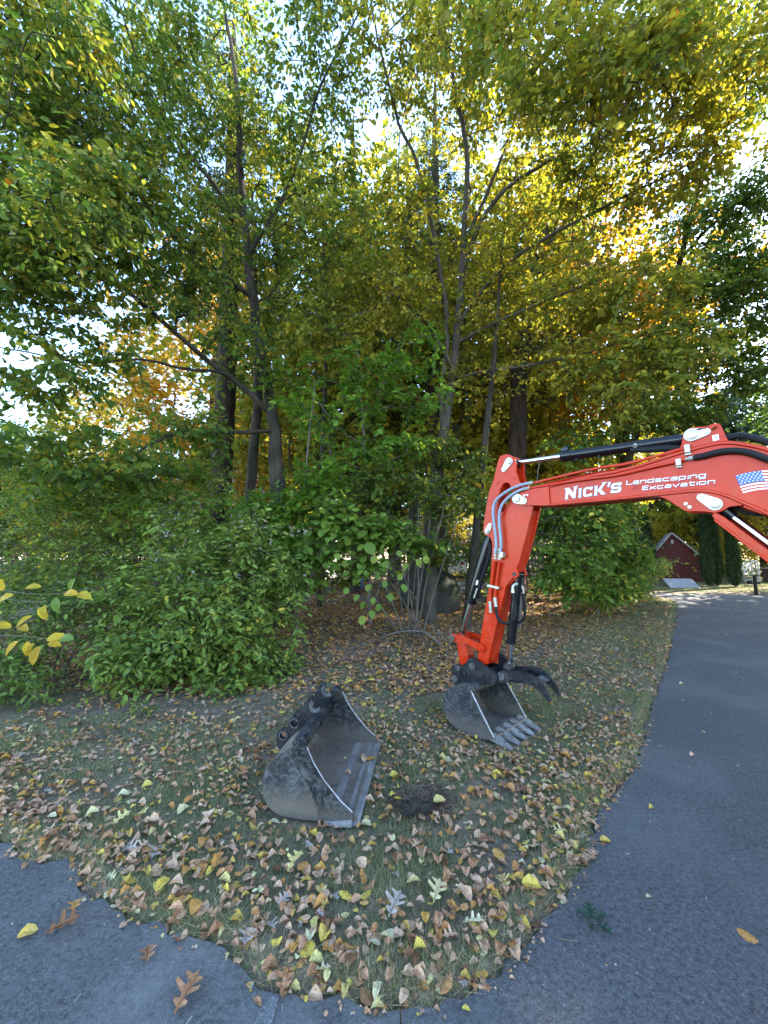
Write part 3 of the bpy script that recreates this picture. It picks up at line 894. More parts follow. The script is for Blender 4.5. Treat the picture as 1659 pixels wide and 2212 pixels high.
def grow_poly(poly, d):
    n = len(poly)
    ar = sum(poly[i][0] * poly[(i + 1) % n][1] - poly[(i + 1) % n][0] * poly[i][1] for i in range(n))
    s = 1 if ar > 0 else -1
    out = []
    for i in range(n):
        a_, p_, c_ = np.array(poly[i - 1]), np.array(poly[i]), np.array(poly[(i + 1) % n])
        n1 = np.array([(p_ - a_)[1], -(p_ - a_)[0]]); n1 = n1 / (np.linalg.norm(n1) + 1e-9)
        n2 = np.array([(c_ - p_)[1], -(c_ - p_)[0]]); n2 = n2 / (np.linalg.norm(n2) + 1e-9)
        m_ = n1 + n2
        k_ = min(1.8, 2 / (m_.dot(m_) + 1e-6))
        out.append(tuple(p_ + s * m_ * d * k_ * 1.0))
    return out


EXv, EYv = (sc, .027 * sc), (0, .094)
letters([(grow_poly(o_, .035), []) for o_, _ in word], (.458, 2.087), EXv, EYv, .10, 'letter_outline', M['letter_edge'], LT, boom)
letters(word, (.458, 2.087), EXv, EYv, .10, 'lettering', M['letter'], LT + .001, boom)

# wide square sans drawn with strokes: x 0..1 per cell, height 1 = capital
STK = {
    'L': [[(0, 1), (0, 0), (.9, 0)]], 'a': [[(.1, .7), (.8, .7), (.9, .6), (.9, 0)], [(.9, .4), (.1, .4), (0, .3), (0, .1), (.1, 0), (.9, 0)]],
    'n': [[(0, 0), (0, .7), (.8, .7), (.9, .6), (.9, 0)]], 'd': [[(.9, 1), (.9, 0), (.1, 0), (0, .1), (0, .6), (.1, .7), (.9, .7)]],
    's': [[(.9, .7), (.1, .7), (0, .6), (.05, .37), (.85, .33), (.9, .1), (.8, 0), (0, 0)]], 'c': [[(.9, .7), (.1, .7), (0, .6), (0, .1), (.1, 0), (.9, 0)]],
    'p': [[(0, -.3), (0, .7), (.8, .7), (.9, .6), (.9, .1), (.8, 0), (0, 0)]], 'i': [[(.1, 0), (.1, .7)]],
    'g': [[(.9, 0), (.1, 0), (0, .1), (0, .6), (.1, .7), (.9, .7), (.9, -.2), (.8, -.3), (.1, -.3)]],
    'E': [[(.9, 1), (0, 1), (0, 0), (.9, 0)], [(0, .5), (.8, .5)]], 'x': [[(0, .7), (.9, 0)], [(0, 0), (.9, .7)]],
    'v': [[(0, .7), (.45, 0), (.9, .7)]], 't': [[(.2, 1), (.2, .1), (.3, 0), (.8, 0)], [(0, .7), (.8, .7)]],
    'o': [[(.1, 0), (0, .1), (0, .6), (.1, .7), (.8, .7), (.9, .6), (.9, .1), (.8, 0), (.1, 0)]]}
ADV = {'i': .42, 't': 1.1, 'L': 1.18, 'E': 1.25}


def stroke_text(txt, org, width, height, slope, w, name, mat, t, dx=0, dy=0):
    tot = sum(ADV.get(ch, 1.25) for ch in txt) - .3
    k, x_ = width / tot, 0.0
    mb_ = MB()
    lay = 0
    for ch in txt:
        for st in STK[ch]:
            q = []
            for (a_, b_) in st:
                xx = (x_ + a_) * k + b_ * height * .18
                q.append((org[0] + xx + dx, org[1] + b_ * height + xx * slope + dy))
            for i in range(len(q) - 1):
                lay += 1
                p0, p1 = np.array(q[i]), np.array(q[i + 1])
                d_ = (p1 - p0) / np.linalg.norm(p1 - p0)
                p0, p1 = p0 - d_ * w * .4, p1 + d_ * w * .4
                n_ = np.array([-d_[1], d_[0]]) * w / 2
                tt = t + .00012 * (lay % 7)
                mb_.prism([tuple(p0 - n_), tuple(p1 - n_), tuple(p1 + n_), tuple(p0 + n_)], tt, tt + .0006)
        x_ += ADV.get(ch, 1.25)
    return mb_.build(name, mat, boom, smooth=0)


for dx_, dy_, nm, mt, tt in ((.002, -.0022, 'letter_shadow', 'letter_edge', LT), (0, 0, 'lettering', 'letter', LT + .0016)):
    stroke_text('Landscaping', (.918, 2.150), .462, .0285, -.026, .0058, nm, M[mt], tt, dx_, dy_)
    stroke_text('Excavation', (1.018, 2.097), .405, .0265, -.018, .0056, nm, M[mt], tt, dx_, dy_)
amp = smooth_poly([(1.005, 2.095), (.985, 2.118), (.965, 2.135), (.972, 2.143), (.982, 2.136), (.965, 2.118), (.945, 2.108), (.950, 2.100), (.972, 2.104), (.998, 2.128), (1.006, 2.130)], 2)
MB().tube([(x_, z_, LT) for x_, z_ in amp], .0016, 5).build('ampersand', M['decal_red'], boom)

# waving flag decal: white stripes (the boom's own red shows between) and a starred blue canton
def wave(u): return .012 * math.sin(u * 5.5 + .3) + .018 * u


mb = MB()
FL, FH, nst = .34, .118, 7
def fp(u, v):   # u along the flag 0..1, v down 0..1
    return (1.526 + u * FL + v * .028 * (1 - u), 2.121 - v * FH + wave(u))


for k in range(nst):
    v0, v1 = (2 * k + (0.0 if k else 0.0)) / 13, (2 * k + 1) / 13
    u_start = .0 if k >= 4 else .36
    us = np.linspace(u_start, 1, 14)
    mb.prism([fp(u, v0) for u in us] + [fp(u, v1) for u in us[::-1]], LT, LT + .0008)
mb.build('flag_stripes', M['decal_white'], boom, smooth=0)
us = np.linspace(0, .36, 7)
MB().prism([fp(u, 0) for u in us] + [fp(u, 7.4 / 13) for u in us[::-1]], LT + .0002, LT + .001).build('flag_canton', M['decal_blue'], boom, smooth=0)
mb = MB()
for r_ in range(5):
    for c_ in range(6):
        p = fp(.03 + .36 * (c_ + .5 * (r_ % 2)) / 6.2, (.05 + .50 * r_ / 4.6))
        mb.prism([(p[0] + (.0052 if q % 2 == 0 else .0024) * math.sin(q * math.pi / 5), p[1] + (.0052 if q % 2 == 0 else .0024) * math.cos(q * math.pi / 5)) for q in range(10)][::-1], LT + .0012, LT + .002)
mb.build('flag_stars', M['decal_white'], boom, smooth=0)
MB().prism([(1.434, 2.412), (1.467, 2.414), (1.468, 2.376), (1.436, 2.375)], .0975, .0985).build('sticker', M['decal_white'], boom, smooth=0)
MB().tube([(x_, z_, .0988) for x_, z_ in smooth_poly([(1.444, 2.406), (1.459, 2.402), (1.449, 2.396), (1.459, 2.390), (1.456, 2.382), (1.446, 2.384)], 2)], .0018, 5).build('sticker_mark', M['letter_edge'], boom)

# --- the machine itself, beyond the right edge of the photograph
def rbox(x0, x1, z0, z1, r):
    return circle(x1 - r, z1 - r, r, 5, 0, math.pi / 2) + circle(x0 + r, z1 - r, r, 5, math.pi / 2, math.pi) + circle(x0 + r, z0 + r, r, 5, math.pi, 1.5 * math.pi) + circle(x1 - r, z0 + r, r, 5, 1.5 * math.pi, 2 * math.pi)


for t0, t1_ in ((.50, .82), (-.82, -.50)):
    MB().prism(rbox(2.85, 4.85, 0.0, .56, .26), t0, t1_).build('track', M['rubber'], EX, bevel=.02)
MB().prism(rbox(3.1, 4.6, .28, .62, .05), -.48, .48).build('undercarriage', M['black_matte'], EX, bevel=.01)
MB().prism(rbox(2.95, 4.75, .66, 1.15, .12), -.78, .78).build('engine_housing', M['red'], EX, bevel=.03)
MB().prism(rbox(2.50, 3.0, .55, .95, .08), -.16, .16).build('swing_post', M['black_matte'], EX, bevel=.02)
MB().prism(rbox(3.1, 4.7, 2.34, 2.42, .03), -.62, .62).build('canopy', M['red'], EX, bevel=.02)
for x_ in (3.2, 4.6):
    for t_ in (.55, -.55): MB().tube([(x_, 1.15, t_), (x_, 2.345, t_)], .035, 10).build('canopy_post', M['black_matte'], EX)
MB().prism([(3.75, 1.16), (4.2, 1.16), (4.3, 1.85), (4.2, 1.87), (4.08, 1.36), (3.75, 1.32)], -.22, .22).build('seat', M['rubber'], EX, bevel=.03)

# ------------------------------------------------------------------ the spare grading bucket on the grass
GB_O = np.array([-0.0985, 2.994])
gd = Vector((.9933, -.1157, 0)).normalized()
gn = gd.cross(Vector((0, 0, 1)))
GB_M = Matrix(((gd.x, 0, gn.x, GB_O[0]), (gd.y, 0, gn.y, GB_O[1]), (0, 1, 0, .02), (0, 0, 0, 1)))
GB = thing('grading_bucket', 'wide scuffed black grading bucket lying open on the leafy grass by itself', 'bucket', mat=GB_M)
gprof = smooth_poly([(-.03, .006), (-.2, .0), (-.42, .0), (-.54, .03), (-.60, .12), (-.607, .2), (-.585, .275), (-.52, .345), (-.44, .395), (-.385, .43)], 2)
ginn = []
for i, p in enumerate(gprof):
    a_, b_ = np.array(gprof[max(0, i - 1)]), np.array(gprof[min(len(gprof) - 1, i + 1)])
    d_ = (b_ - a_) / (np.linalg.norm(b_ - a_) + 1e-9)
    ginn.append((p[0] + d_[1] * .012, p[1] - d_[0] * .012))
MB().prism(gprof + ginn[::-1], -.485, .485).build('shell', M['steel_dusty'], GB, bevel=.002)
gside = gprof + [(-.33, .425), (-.285, .335), (-.215, .235), (-.11, .125), (-.04, .070), (-.012, .03)]
gpad = smooth_poly([(-.40, .41), (-.375, .445), (-.335, .44), (-.315, .40)], 1) + [(-.275, .322), (-.21, .232), (-.108, .123), (-.04, .070), (-.02, .03), (-.17, .012), (-.235, .02), (-.26, .10), (-.30, .19), (-.37, .30), (-.425, .36)]
for s in (1, -1):
    a, b_ = sorted((s * .484, s * .498))
    sp = MB().prism(gside, a, b_).build('side_plate', M['steel_scuffed'], GB, bevel=.002)
    a, b_ = sorted((s * .4985, s * .512))
    MB().prism(gpad, a, b_).build('edge_plate', M['plate_black'], sp, bevel=.004)
    MB().tube([(-.325, .415, s * .500), (-.282, .330, s * .500), (-.212, .231, s * .500), (-.108, .121, s * .500), (-.035, .065, s * .500)], .0055, 6).build('worn_rim', M['steel_worn'], sp)
MB().prism([(-.20, -.006), (.0, -.004), (.012, .002), (.0, .014), (-.075, .018), (-.09, .014), (-.20, .014)], -.515, .515).build('cutting_edge', M['steel_lip'], GB, bevel=.002)
MB().prism([(-.165, -.004), (-.03, -.002), (-.03, .034), (-.165, .016)], .5125, .53).build('corner_plate', M['steel_lip'], GB, bevel=.003)
MB().tube([(-.375, .425, -.495), (-.375, .425, .495)], .046, 20).build('torque_tube', M['plate_black'], GB)
gear = [(-.64, .30)] + smooth_poly([(-.645, .355), (-.60, .372), (-.575, .385), (-.56, .41), (-.548, .45), (-.51, .475)], 1) + circle(-.505, .435, .034, 5, 1.2, .3)[::1] + [(-.46, .50), (-.435, .555), (-.405, .600), (-.375, .602)] + circle(-.372, .545, .047, 8, 1.4, -.9 + 2 * math.pi if False else -1.2)[::1] + [(-.325, .515), (-.30, .52), (-.29, .45), (-.33, .40), (-.44, .37), (-.52, .32), (-.60, .23)]
gear = [(-.645, .26), (-.648, .345), (-.62, .372), (-.585, .378), (-.566, .40), (-.555, .44), (-.53, .462), (-.505, .456), (-.488, .475), (-.465, .52), (-.435, .565), (-.410, .600), (-.392, .600), (-.388, .575), (-.408, .548), (-.408, .518), (-.385, .497), (-.355, .497), (-.335, .515), (-.318, .530), (-.292, .52), (-.287, .47), (-.33, .40), (-.44, .36), (-.54, .30), (-.60, .21)]
gear_far = [(x_, z_) for x_, z_ in gear]
hk = [circle(-.518, .418, .024, 12), circle(-.598, .332, .024, 12)]
for s, t_ in ((1, .16), (-1, -.16)):
    er = MB().prism(gear, t_ - .016, t_ + .016, hk).build('mounting_ear', M['paint_black_worn'], GB, bevel=.003)
    mb = MB()
    arc_ = [(-.410, .60), (-.392, .60), (-.388, .575), (-.408, .548), (-.408, .518), (-.385, .497), (-.355, .497), (-.335, .515), (-.318, .53)]
    mb.tube([(x_, z_, t_) for x_, z_ in smooth_poly(arc_[2:8], 2)], .020, 8)
    mb.build('worn_hook', M['steel_scuffed'], er)
    for (x_, z_) in ((-.518, .418), (-.598, .332)):
        MB().prism(circle(x_, z_, .034, 16), t_ + .0165, t_ + .024, [circle(x_, z_, .0245, 16)]).build('bushing', M['steel_scuffed'], er)
MB().prism([(-.50, .36), (-.35, .43), (-.33, .49), (-.36, .492), (-.42, .47), (-.53, .40)], -.143, .143).build('web', M['paint_black_worn'], GB, bevel=.004)


# ------------------------------------------------------------------ plants: wood grown towards sampled twig ends, leaves set along the twigs
def unit(a):
    return a / (np.linalg.norm(a, axis=-1, keepdims=True) + 1e-9)


def grow(rng, trunks, ends, step=0.22, down_pen=0.9, curl=0.22, rise=0.18):
    """trunks: list of (points, radii). returns dict of node arrays"""
    pos, par, rad, fixed, tdir = [], [], [], [], []
    for pts, rr in trunks:
        pts = np.array(smooth_poly(pts, 2)) if len(pts) > 2 else np.array(pts, float)
        L = np.concatenate([[0], np.cumsum(np.linalg.norm(np.diff(pts, axis=0), axis=1))])
        n = max(4, int(L[-1] / 0.25))
        u = np.linspace(0, L[-1], n)
        q = np.stack([np.interp(u, L, pts[:, k]) for k in range(3)], 1)
        q[1:-1, :2] += rng.normal(0, .008, (n - 2, 2))
        r = np.interp(u / L[-1], np.linspace(0, 1, len(rr)), rr)
        base = len(pos)
        for i in range(n):
            pos.append(q[i]); par.append(base + i - 1 if i else -1); rad.append(r[i]); fixed.append(True)
            d = q[min(i + 1, n - 1)] - q[max(i - 1, 0)]
            tdir.append(d / (np.linalg.norm(d) + 1e-9))
    ntr = len(pos)
    cap = ntr + len(ends) * 24 + 10
    A = np.zeros((cap, 3)); A[:ntr] = pos
    TD = np.zeros((cap, 3)); TD[:ntr] = tdir
    n = ntr
    T0 = A[:ntr].copy()
    dist = np.array([np.min(np.linalg.norm(T0 - e, axis=1)) for e in ends]) if len(ends) else np.zeros(0)
    chains = []
    usable = np.ones(cap, bool)
    usable[0] = False
    for k in np.argsort(dist):
        e = ends[k]
        v = e - A[:n]
        d = np.linalg.norm(v, axis=1)
        cost = d * (1 + down_pen * np.maximum(0, 0.25 - v[:, 2] / (d + 1e-6)))
        ang = (v * TD[:n]).sum(1) / (d + 1e-6)
        cost = cost * (1 + 0.5 * np.maximum(0, -ang))
        j = int(np.argmin(cost))
        D = d[j]
        if D < 1e-3: continue
        m_ = int(np.clip(D / step, 2, 22))
        p0 = A[j]
        p1 = p0 + (e - p0) * .5 + TD[j] * D * curl + np.array([0, 0, rise * D])
        tt = np.linspace(0, 1, m_ + 1)[1:, None]
        q = (1 - tt) ** 2 * p0 + 2 * tt * (1 - tt) * p1 + tt ** 2 * e
        q[:-1] += rng.normal(0, .012 * min(1, D), (m_ - 1, 3))
        prev = np.concatenate([[j], np.arange(n, n + m_ - 1)])
        A[n:n + m_] = q
        pp = np.vstack([p0[None], q[:-1]])
        TD[n:n + m_] = unit(q - pp)
        par += list(prev); rad += [0.0] * m_; fixed += [False] * m_
        chains.append((n, m_))
        n += m_
    A, TD = A[:n], TD[:n]
    par = np.array(par); rad = np.array(rad)
    cnt = np.zeros(n)
    for s_, m_ in chains: cnt[s_ + m_ - 1] += 1
    for i in range(n - 1, ntr - 1, -1): cnt[par[i]] += cnt[i]
    return dict(pos=A, par=par, rad=rad, cnt=cnt, dir=TD, ntr=ntr, chains=chains, ntrunk=len(trunks), trunks=trunks)


def tubes_np(A, B, ra, rb, seg):
    """one open prism per segment, all at once"""
    n = len(A)
    d = unit(B - A)
    ref = np.where(np.abs(d[:, 2:3]) < .9, np.array([[0, 0, 1.0]]), np.array([[1.0, 0, 0]]))
    u = unit(np.cross(d, ref)); w = np.cross(d, u)
    ang = np.arange(seg) * 2 * np.pi / seg
    ca, sa = np.cos(ang)[None, :, None], np.sin(ang)[None, :, None]
    ring = u[:, None] * ca + w[:, None] * sa
    V = np.concatenate([A[:, None] + ring * ra[:, None, None], B[:, None] + ring * rb[:, None, None]], 1).reshape(-1, 3)
    k = np.arange(seg); k2 = (k + 1) % seg
    f = np.stack([k, k2, seg + k2, seg + k], 1)
    F_ = (f[None] + (np.arange(n) * 2 * seg)[:, None, None]).reshape(-1, 4)
    return V, F_


def wood(g, parent, mat, tip=.0035, exp=.48, trunk_seg=12, minr=.0025, limb_name='branches'):
    pos, par, cnt = g['pos'], g['par'], g['cnt']
    ntr = g['ntr']
    i0 = 0
    mb = MB()
    starts = [i for i in range(ntr) if par[i] == -1] + [ntr]
    for a, b_ in zip(starts[:-1], starts[1:]):
        rr = g['rad'][a:b_]
        mb.tube(pos[a:b_], list(rr), trunk_seg if rr[0] > .03 else 7, caps=True)
    mb.build('trunk', mat, parent, smooth=80)
    idx = np.arange(ntr, len(pos))
    if len(idx):
        r = np.maximum(minr, tip * np.maximum(1, cnt) ** exp)
        # a limb never thicker than where it leaves
        for i in idx:
            p = par[i]
            lim = g['rad'][p] * .6 if p < ntr else r[p]
            r[i] = min(r[i], max(lim, minr))
        p = par[idx]
        rp = np.where(p < ntr, r[idx] * 1.15, r[p])
        V_, F_ = tubes_np(pos[p], pos[idx], rp, r[idx], 4)
        o = mesh_np(limb_name, V_, F_, mat, parent, smooth=True)
        o['kind'] = 'stuff'
    return g


LEAF5 = (np.array([[0, 0, 0], [.42, .5, .10], [1, 0, -.12], [.42, -.5, .10], [.48, 0, 0]]), np.array([[0, 4, 1], [4, 2, 1], [0, 3, 4], [3, 2, 4]]))
LEAF6 = (np.array([[0, 0, 0], [.24, .42, .05], [.64, .42, .04], [1, 0, -.12], [.64, -.42, .04], [.24, -.42, .05]]), np.array([[0, 2, 1], [0, 3, 2], [0, 4, 3], [0, 5, 4]]))
LEAF4 = (np.array([[0, 0, 0], [.45, .5, .06], [1, 0, -.08], [.45, -.5, .06]]), np.array([[0, 2, 1], [0, 3, 2]]))
LEAFR = (np.array([[0, 0, 0], [.12, .30, .04], [.42, .5, .07], [.78, .36, .0], [1, 0, -.10], [.78, -.36, .0], [.42, -.5, .07], [.12, -.30, .04], [.5, 0, 0]]),
         np.array([[8, 1, 0], [8, 2, 1], [8, 3, 2], [8, 4, 3], [8, 5, 4], [8, 6, 5], [8, 7, 6], [8, 0, 7]]))
LEAFM = (np.array([[0, 0, 0], [.05, .34, .02], [.38, .22, .0], [.50, .52, .05], [.62, .18, 0], [1, 0, -.06], [.62, -.18, 0], [.50, -.52, .05], [.38, -.22, 0], [.05, -.34, .02]]),
         np.array([[0, 2, 1], [0, 4, 2], [2, 4, 3], [0, 6, 4], [4, 6, 5], [0, 8, 6], [6, 8, 7], [0, 9, 8]]))


def leaves(name, P, Ax, Nm, L, Wd, hue, tpl, mat, parent, kind='stuff'):
    tv, tf = tpl
    Ax = unit(Ax)
    S = unit(np.cross(Nm, Ax))
    Nn = np.cross(Ax, S)
    V_ = (P[:, None] + Ax[:, None] * (tv[None, :, 0:1] * L[:, None, None]) + S[:, None] * (tv[None, :, 1:2] * Wd[:, None, None])
          + Nn[:, None] * (tv[None, :, 2:3] * L[:, None, None])).reshape(-1, 3)
    F_ = (tf[None] + (np.arange(len(P)) * len(tv))[:, None, None]).reshape(-1, 3)
    o = mesh_np(name, V_, F_, mat, parent, hue=np.repeat(hue, len(tf)))
    if kind: o['kind'] = kind
    return o


def foliage(rng, g, per_node, reach, side, size, aspect, hue, droop=.45, flat=.5, leafy=4, spread_noise=.03, sprays=2, spray_len=.32, per_spray=7):
    """leaf positions, axes and normals for a grown plant; hue = (mean, sd)"""
    P, Ax, SA, SB, HO = [], [], [], [], []
    pos, TD = g['pos'], g['dir']
    for s_, m_ in g['chains']:
        a = max(0, m_ - leafy)
        q = pos[s_ + a:s_ + m_]
        t = TD[s_ + a:s_ + m_]
        k = len(q)
        n = per_node * k
        i = np.repeat(np.arange(k), per_node)
        d = unit(rng.normal(0, 1, (n, 3)))
        d = unit(np.cross(t[i], d) + t[i] * .6)
        P.append(q[i] + t[i] * rng.uniform(-.1, .1, (n, 1)) + d * .015)
        Ax.append(d)
        ho = rng.normal(0, .10)
        HO.append(np.full(n, ho))
        for _ in range(sprays):
            j = rng.integers(0, k)
            sd = unit(t[j] * .7 + rng.normal(0, .7, 3) * np.array([1, 1, .45]))
            u = np.linspace(.12, 1, per_spray)[:, None] * spray_len * rng.uniform(.6, 1.3)
            pp = q[j] + sd * u + np.array([0, 0, -.25]) * u * u / spray_len
            lat = unit(np.cross(sd, [0, 0, 1]))
            sg = np.where(np.arange(per_spray) % 2 == 0, 1, -1)[:, None]
            P.append(pp)
            Ax.append(unit(sd * .6 + lat * sg * .8 + rng.normal(0, .2, (per_spray, 3))))
            HO.append(np.full(per_spray, ho + rng.normal(0, .04)))
            SA.append(q[j]); SB.append(pp[per_spray // 2]); SA.append(pp[per_spray // 2]); SB.append(pp[-1])
    P, Ax, HO = np.vstack(P), np.vstack(Ax), np.concatenate(HO)
    g['sprays'] = (np.array(SA), np.array(SB))
    n = len(P)
    P = P + rng.normal(0, spread_noise, (n, 3))
    Ax = unit(Ax + np.array([0, 0, -droop]) * rng.uniform(.3, 1.7, (n, 1)))
    Nm = unit(rng.normal(0, 1, (n, 3)) * (1 - flat) + np.array([0, 0, 1.0]) * flat * 1.6)
    L = size * np.exp(rng.normal(0, .22, n))
    low = np.sin(P[:, 0] * 1.3 + P[:, 2] * .9) * np.sin(P[:, 1] * 1.1 + P[:, 2] * 1.7 + 1)
    H = np.clip(rng.normal(hue[0], hue[1] * .75, n) + .10 * low + HO, 0, 1)
    return P, Ax, Nm, L, L * aspect, H


def blob(rng, c, r, n):
    c, r = np.array(c, float), np.array(r, float) * np.ones(3)
    p = unit(rng.normal(0, 1, (n, 3))) * rng.uniform(0, 1, (n, 1)) ** (1 / 3)
    return c + p * r


def pxblobs(rng, items):
    """(px, py, depth, half width in m, half depth, half height, number)"""
    out = []
    for px, py, Y, rx, ry, rz, n in items:
        out.append(blob(rng, at(px, py, Y), (rx, ry, rz), n))
    return np.vstack(out)


def plant(name, label, cat, base, trunks, ends, seed, mat, bark_m, group=None, tpl=LEAF5, size=.07, aspect=.55, hue=(.4, .15), grow_kw={}, fol_kw={}, wood_kw={}, crown='crown', twigs=True):
    rng = np.random.default_rng(seed)
    o = thing(name, label, cat, base, 0, group)
    b_ = np.array(base)
    trunks = [(np.array(p, float) - b_, r) for p, r in trunks]
    g = grow(rng, trunks, np.array(ends) - b_, **grow_kw)
    wood(g, o, bark_m, **wood_kw)
    fk = dict(per_node=2, reach=0, side=0, droop=.45, flat=.5)
    fk.update(fol_kw)
    P, Ax, Nm, L, W_, H = foliage(rng, g, size=size, aspect=aspect, hue=hue, **fk)
    SA, SB = g['sprays']
    if len(SA) and twigs:
        kt = np.linalg.norm(SA + b_ - np.array([0, 0, EYE]), axis=1) > 1.7
        V_, F_ = tubes_np(SA[kt], SB[kt], np.full(kt.sum(), .0022), np.full(kt.sum(), .0014), 3)
        tag(mesh_np('twigs', V_, F_, bark_m, o), kind='stuff')
    # nothing grows through the lens: keep a clear ball round the viewpoint
    dcam = np.linalg.norm(P + b_ - np.array([0, 0, EYE]), axis=1)
    k = dcam > 1.6
    leaves(crown, P[k], Ax[k], Nm[k], L[k], W_[k], H[k], tpl, mat, o)
    return o


def pts(*a): return [at(*p) for p in a]


def gz(x, y): return float(terrain(np.array([x]), np.array([y]))[0])


def rooted(p, drop=.05):
    """move the first trunk point straight to the ground below it"""
    p = [np.array(q, float) for q in p]
    p[0] = np.array([p[0][0], p[0][1], gz(p[0][0], p[0][1]) - drop])
    return p


rg = np.random.default_rng(21)
# --- the left broadleaf tree whose limbs fan out over the shrubs
tA = rooted(pts((622, 1290, 7.5), (608, 1100, 7.5), (592, 900, 7.5), (560, 760, 7.5), (545, 640, 7.5), (524, 460, 7.5), (518, 300, 7.4), (510, 150, 7.3), (480, 0, 7.2), (455, -150, 7.0)))
tA2 = rooted(pts((600, 1290, 7.4), (596, 1120, 7.42), (588, 990, 7.46), (590, 905, 7.5)))
lA1 = pts((591, 898, 7.5), (540, 850, 7.3), (501, 816, 7.1), (447, 780, 6.8), (394, 733, 6.5), (304, 651, 5.9), (222, 586, 5.4), (143, 540, 5.0), (50, 470, 4.6), (-60, 400, 4.3))
lA2 = pts((545, 640, 7.5), (430, 560, 7.0), (340, 480, 6.4), (260, 360, 5.9), (170, 215, 5.3), (110, 80, 4.9), (60, -80, 4.6))
lA3 = pts((525, 480, 7.5), (440, 370, 7.0), (380, 295, 6.6), (345, 245, 6.4), (290, 120, 6.0), (250, -20, 5.7))
lA4 = pts((530, 560, 7.5), (620, 420, 7.2), (660, 300, 7.0), (690, 180, 6.8), (760, 60, 6.5), (820, -60, 6.3))
lA5 = pts((500, 816, 7.1), (470, 800, 6.7), (400, 800, 6.3), (300, 770, 5.8), (180, 790, 5.2), (60, 760, 4.7), (-60, 740, 4.4))
lA6 = pts((592, 930, 7.5), (520, 935, 7.1), (440, 930, 6.7), (350, 940, 6.2), (250, 1010, 5.8), (150, 1080, 5.5))
endsA = pxblobs(rg, [
    (60, 60, 5.0, 1.5, 1.0, 1.6, 100), (60, 90, 3.9, .9, .5, .9, 40), (150, 430, 3.9, .8, .5, .4, 30), (250, 60, 5.6, 1.5, 1.0, 1.6, 95), (430, 80, 7.9, 1.9, .9, 1.8, 100), (650, 90, 6.5, 1.5, 1.1, 1.4, 80), (690, 330, 7.0, 1.1, .9, 1.2, 55),
    (60, 300, 4.8, 1.2, .9, 1.2, 120), (230, 300, 5.6, 1.3, 1.0, 1.3, 120), (400, 280, 7.2, 1.5, .8, 1.6, 90), (600, 300, 8.1, 1.5, .8, 1.5, 60),
    (60, 520, 4.8, 1.1, .8, .9, 120), (200, 480, 5.3, 1.2, .9, .9, 100), (380, 500, 6.3, 1.3, 1.0, 1.1, 100), (560, 500, 8.2, 1.3, .7, 1.1, 45),
    (60, 640, 4.8, 1.0, .7, .5, 40), (230, 620, 5.6, 1.0, .7, .4, 22), (400, 660, 6.5, 1.0, .8, .5, 26), (610, 680, 8.2, 1.4, .8, .9, 60), (700, 520, 7.3, 1.2, .9, 1.0, 60),
    (50, 810, 4.8, .9, .7, .3, 30), (200, 780, 5.4, .9, .7, .3, 20), (80, 960, 5.0, 1.1, .8, .5, 44), (250, 1000, 5.8, 1.1, .8, .35, 32), (400, 930, 6.6, .9, .7, .4, 30), (520, 760, 7.1, .8, .6, .6, 30)])
treeA = plant('broadleaf_tree', 'slender dark-barked tree with a long bent limb reaching left over the green shrubs', 'tree', tA[0],
              [(tA, [.17, .135, .115, .105, .095, .08, .065, .05, .035, .012]), (tA2, [.10, .085, .08, .07]), (lA1, [.065, .052, .042, .034, .024, .010]), (lA2, [.06, .05, .04, .03, .02, .008]), (lA3, [.045, .04, .03, .02, .008]),
               (lA4, [.045, .038, .03, .02, .008]), (lA5, [.03, .026, .02, .013, .006]), (lA6, [.04, .033, .026, .018, .006])], endsA, 101, M['leaf_canopy'], M['bark_dark'], tpl=LEAF6, size=.097, aspect=.58, hue=(.33, .18),
              fol_kw=dict(per_node=1, sprays=4, per_spray=7, spray_len=.42, droop=.7, flat=.35, spread_noise=.015))

# --- the centre tree with smooth pale bark
tB = rooted(pts((926, 1335, 8.5), (935, 1150, 8.5), (947, 1000, 8.5), (975, 830, 8.5), (990, 700, 8.5), (1000, 560, 8.5), (1008, 420, 8.4), (1012, 330, 8.3), (985, 200, 8.2), (960, 60, 8.0), (940, -120, 7.8)))
tB1 = pts((962, 640, 8.5), (950, 590, 8.4), (929, 450, 8.2), (894, 330, 7.9), (859, 265, 7.6), (845, 200, 7.3), (810, 60, 7.0), (790, -80, 6.8))
tB0 = pts((956, 925, 8.5), (953, 830, 8.48), (968, 740, 8.5), (962, 640, 8.5))
lB1 = pts((1000, 580, 8.5), (1040, 470, 8.2), (1100, 395, 7.8), (1199, 345, 7.3), (1279, 250, 6.7), (1354, 135, 6.1), (1429, 15, 5.6), (1500, -90, 5.2))
lB2 = pts((990, 700, 8.5), (1060, 600, 8.3), (1130, 540, 8.0), (1240, 480, 7.6), (1340, 430, 7.2), (1480, 360, 6.8), (1600, 300, 6.5))
lB3 = pts((1005, 520, 8.4), (1070, 380, 8.0), (1120, 240, 7.4), (1170, 90, 6.8), (1230, -60, 6.3))
lB4 = pts((978, 820, 8.5), (1050, 800, 8.3), (1150, 790, 8.0), (1280, 760, 7.7), (1400, 720, 7.4), (1520, 690, 7.2))
lB5 = pts((985, 740, 8.5), (1080, 690, 8.0), (1180, 650, 7.6), (1300, 600, 7.2), (1430, 560, 6.9))
lB6 = pts((978, 800, 8.5), (930, 700, 8.2), (860, 640, 7.8), (790, 610, 7.4))
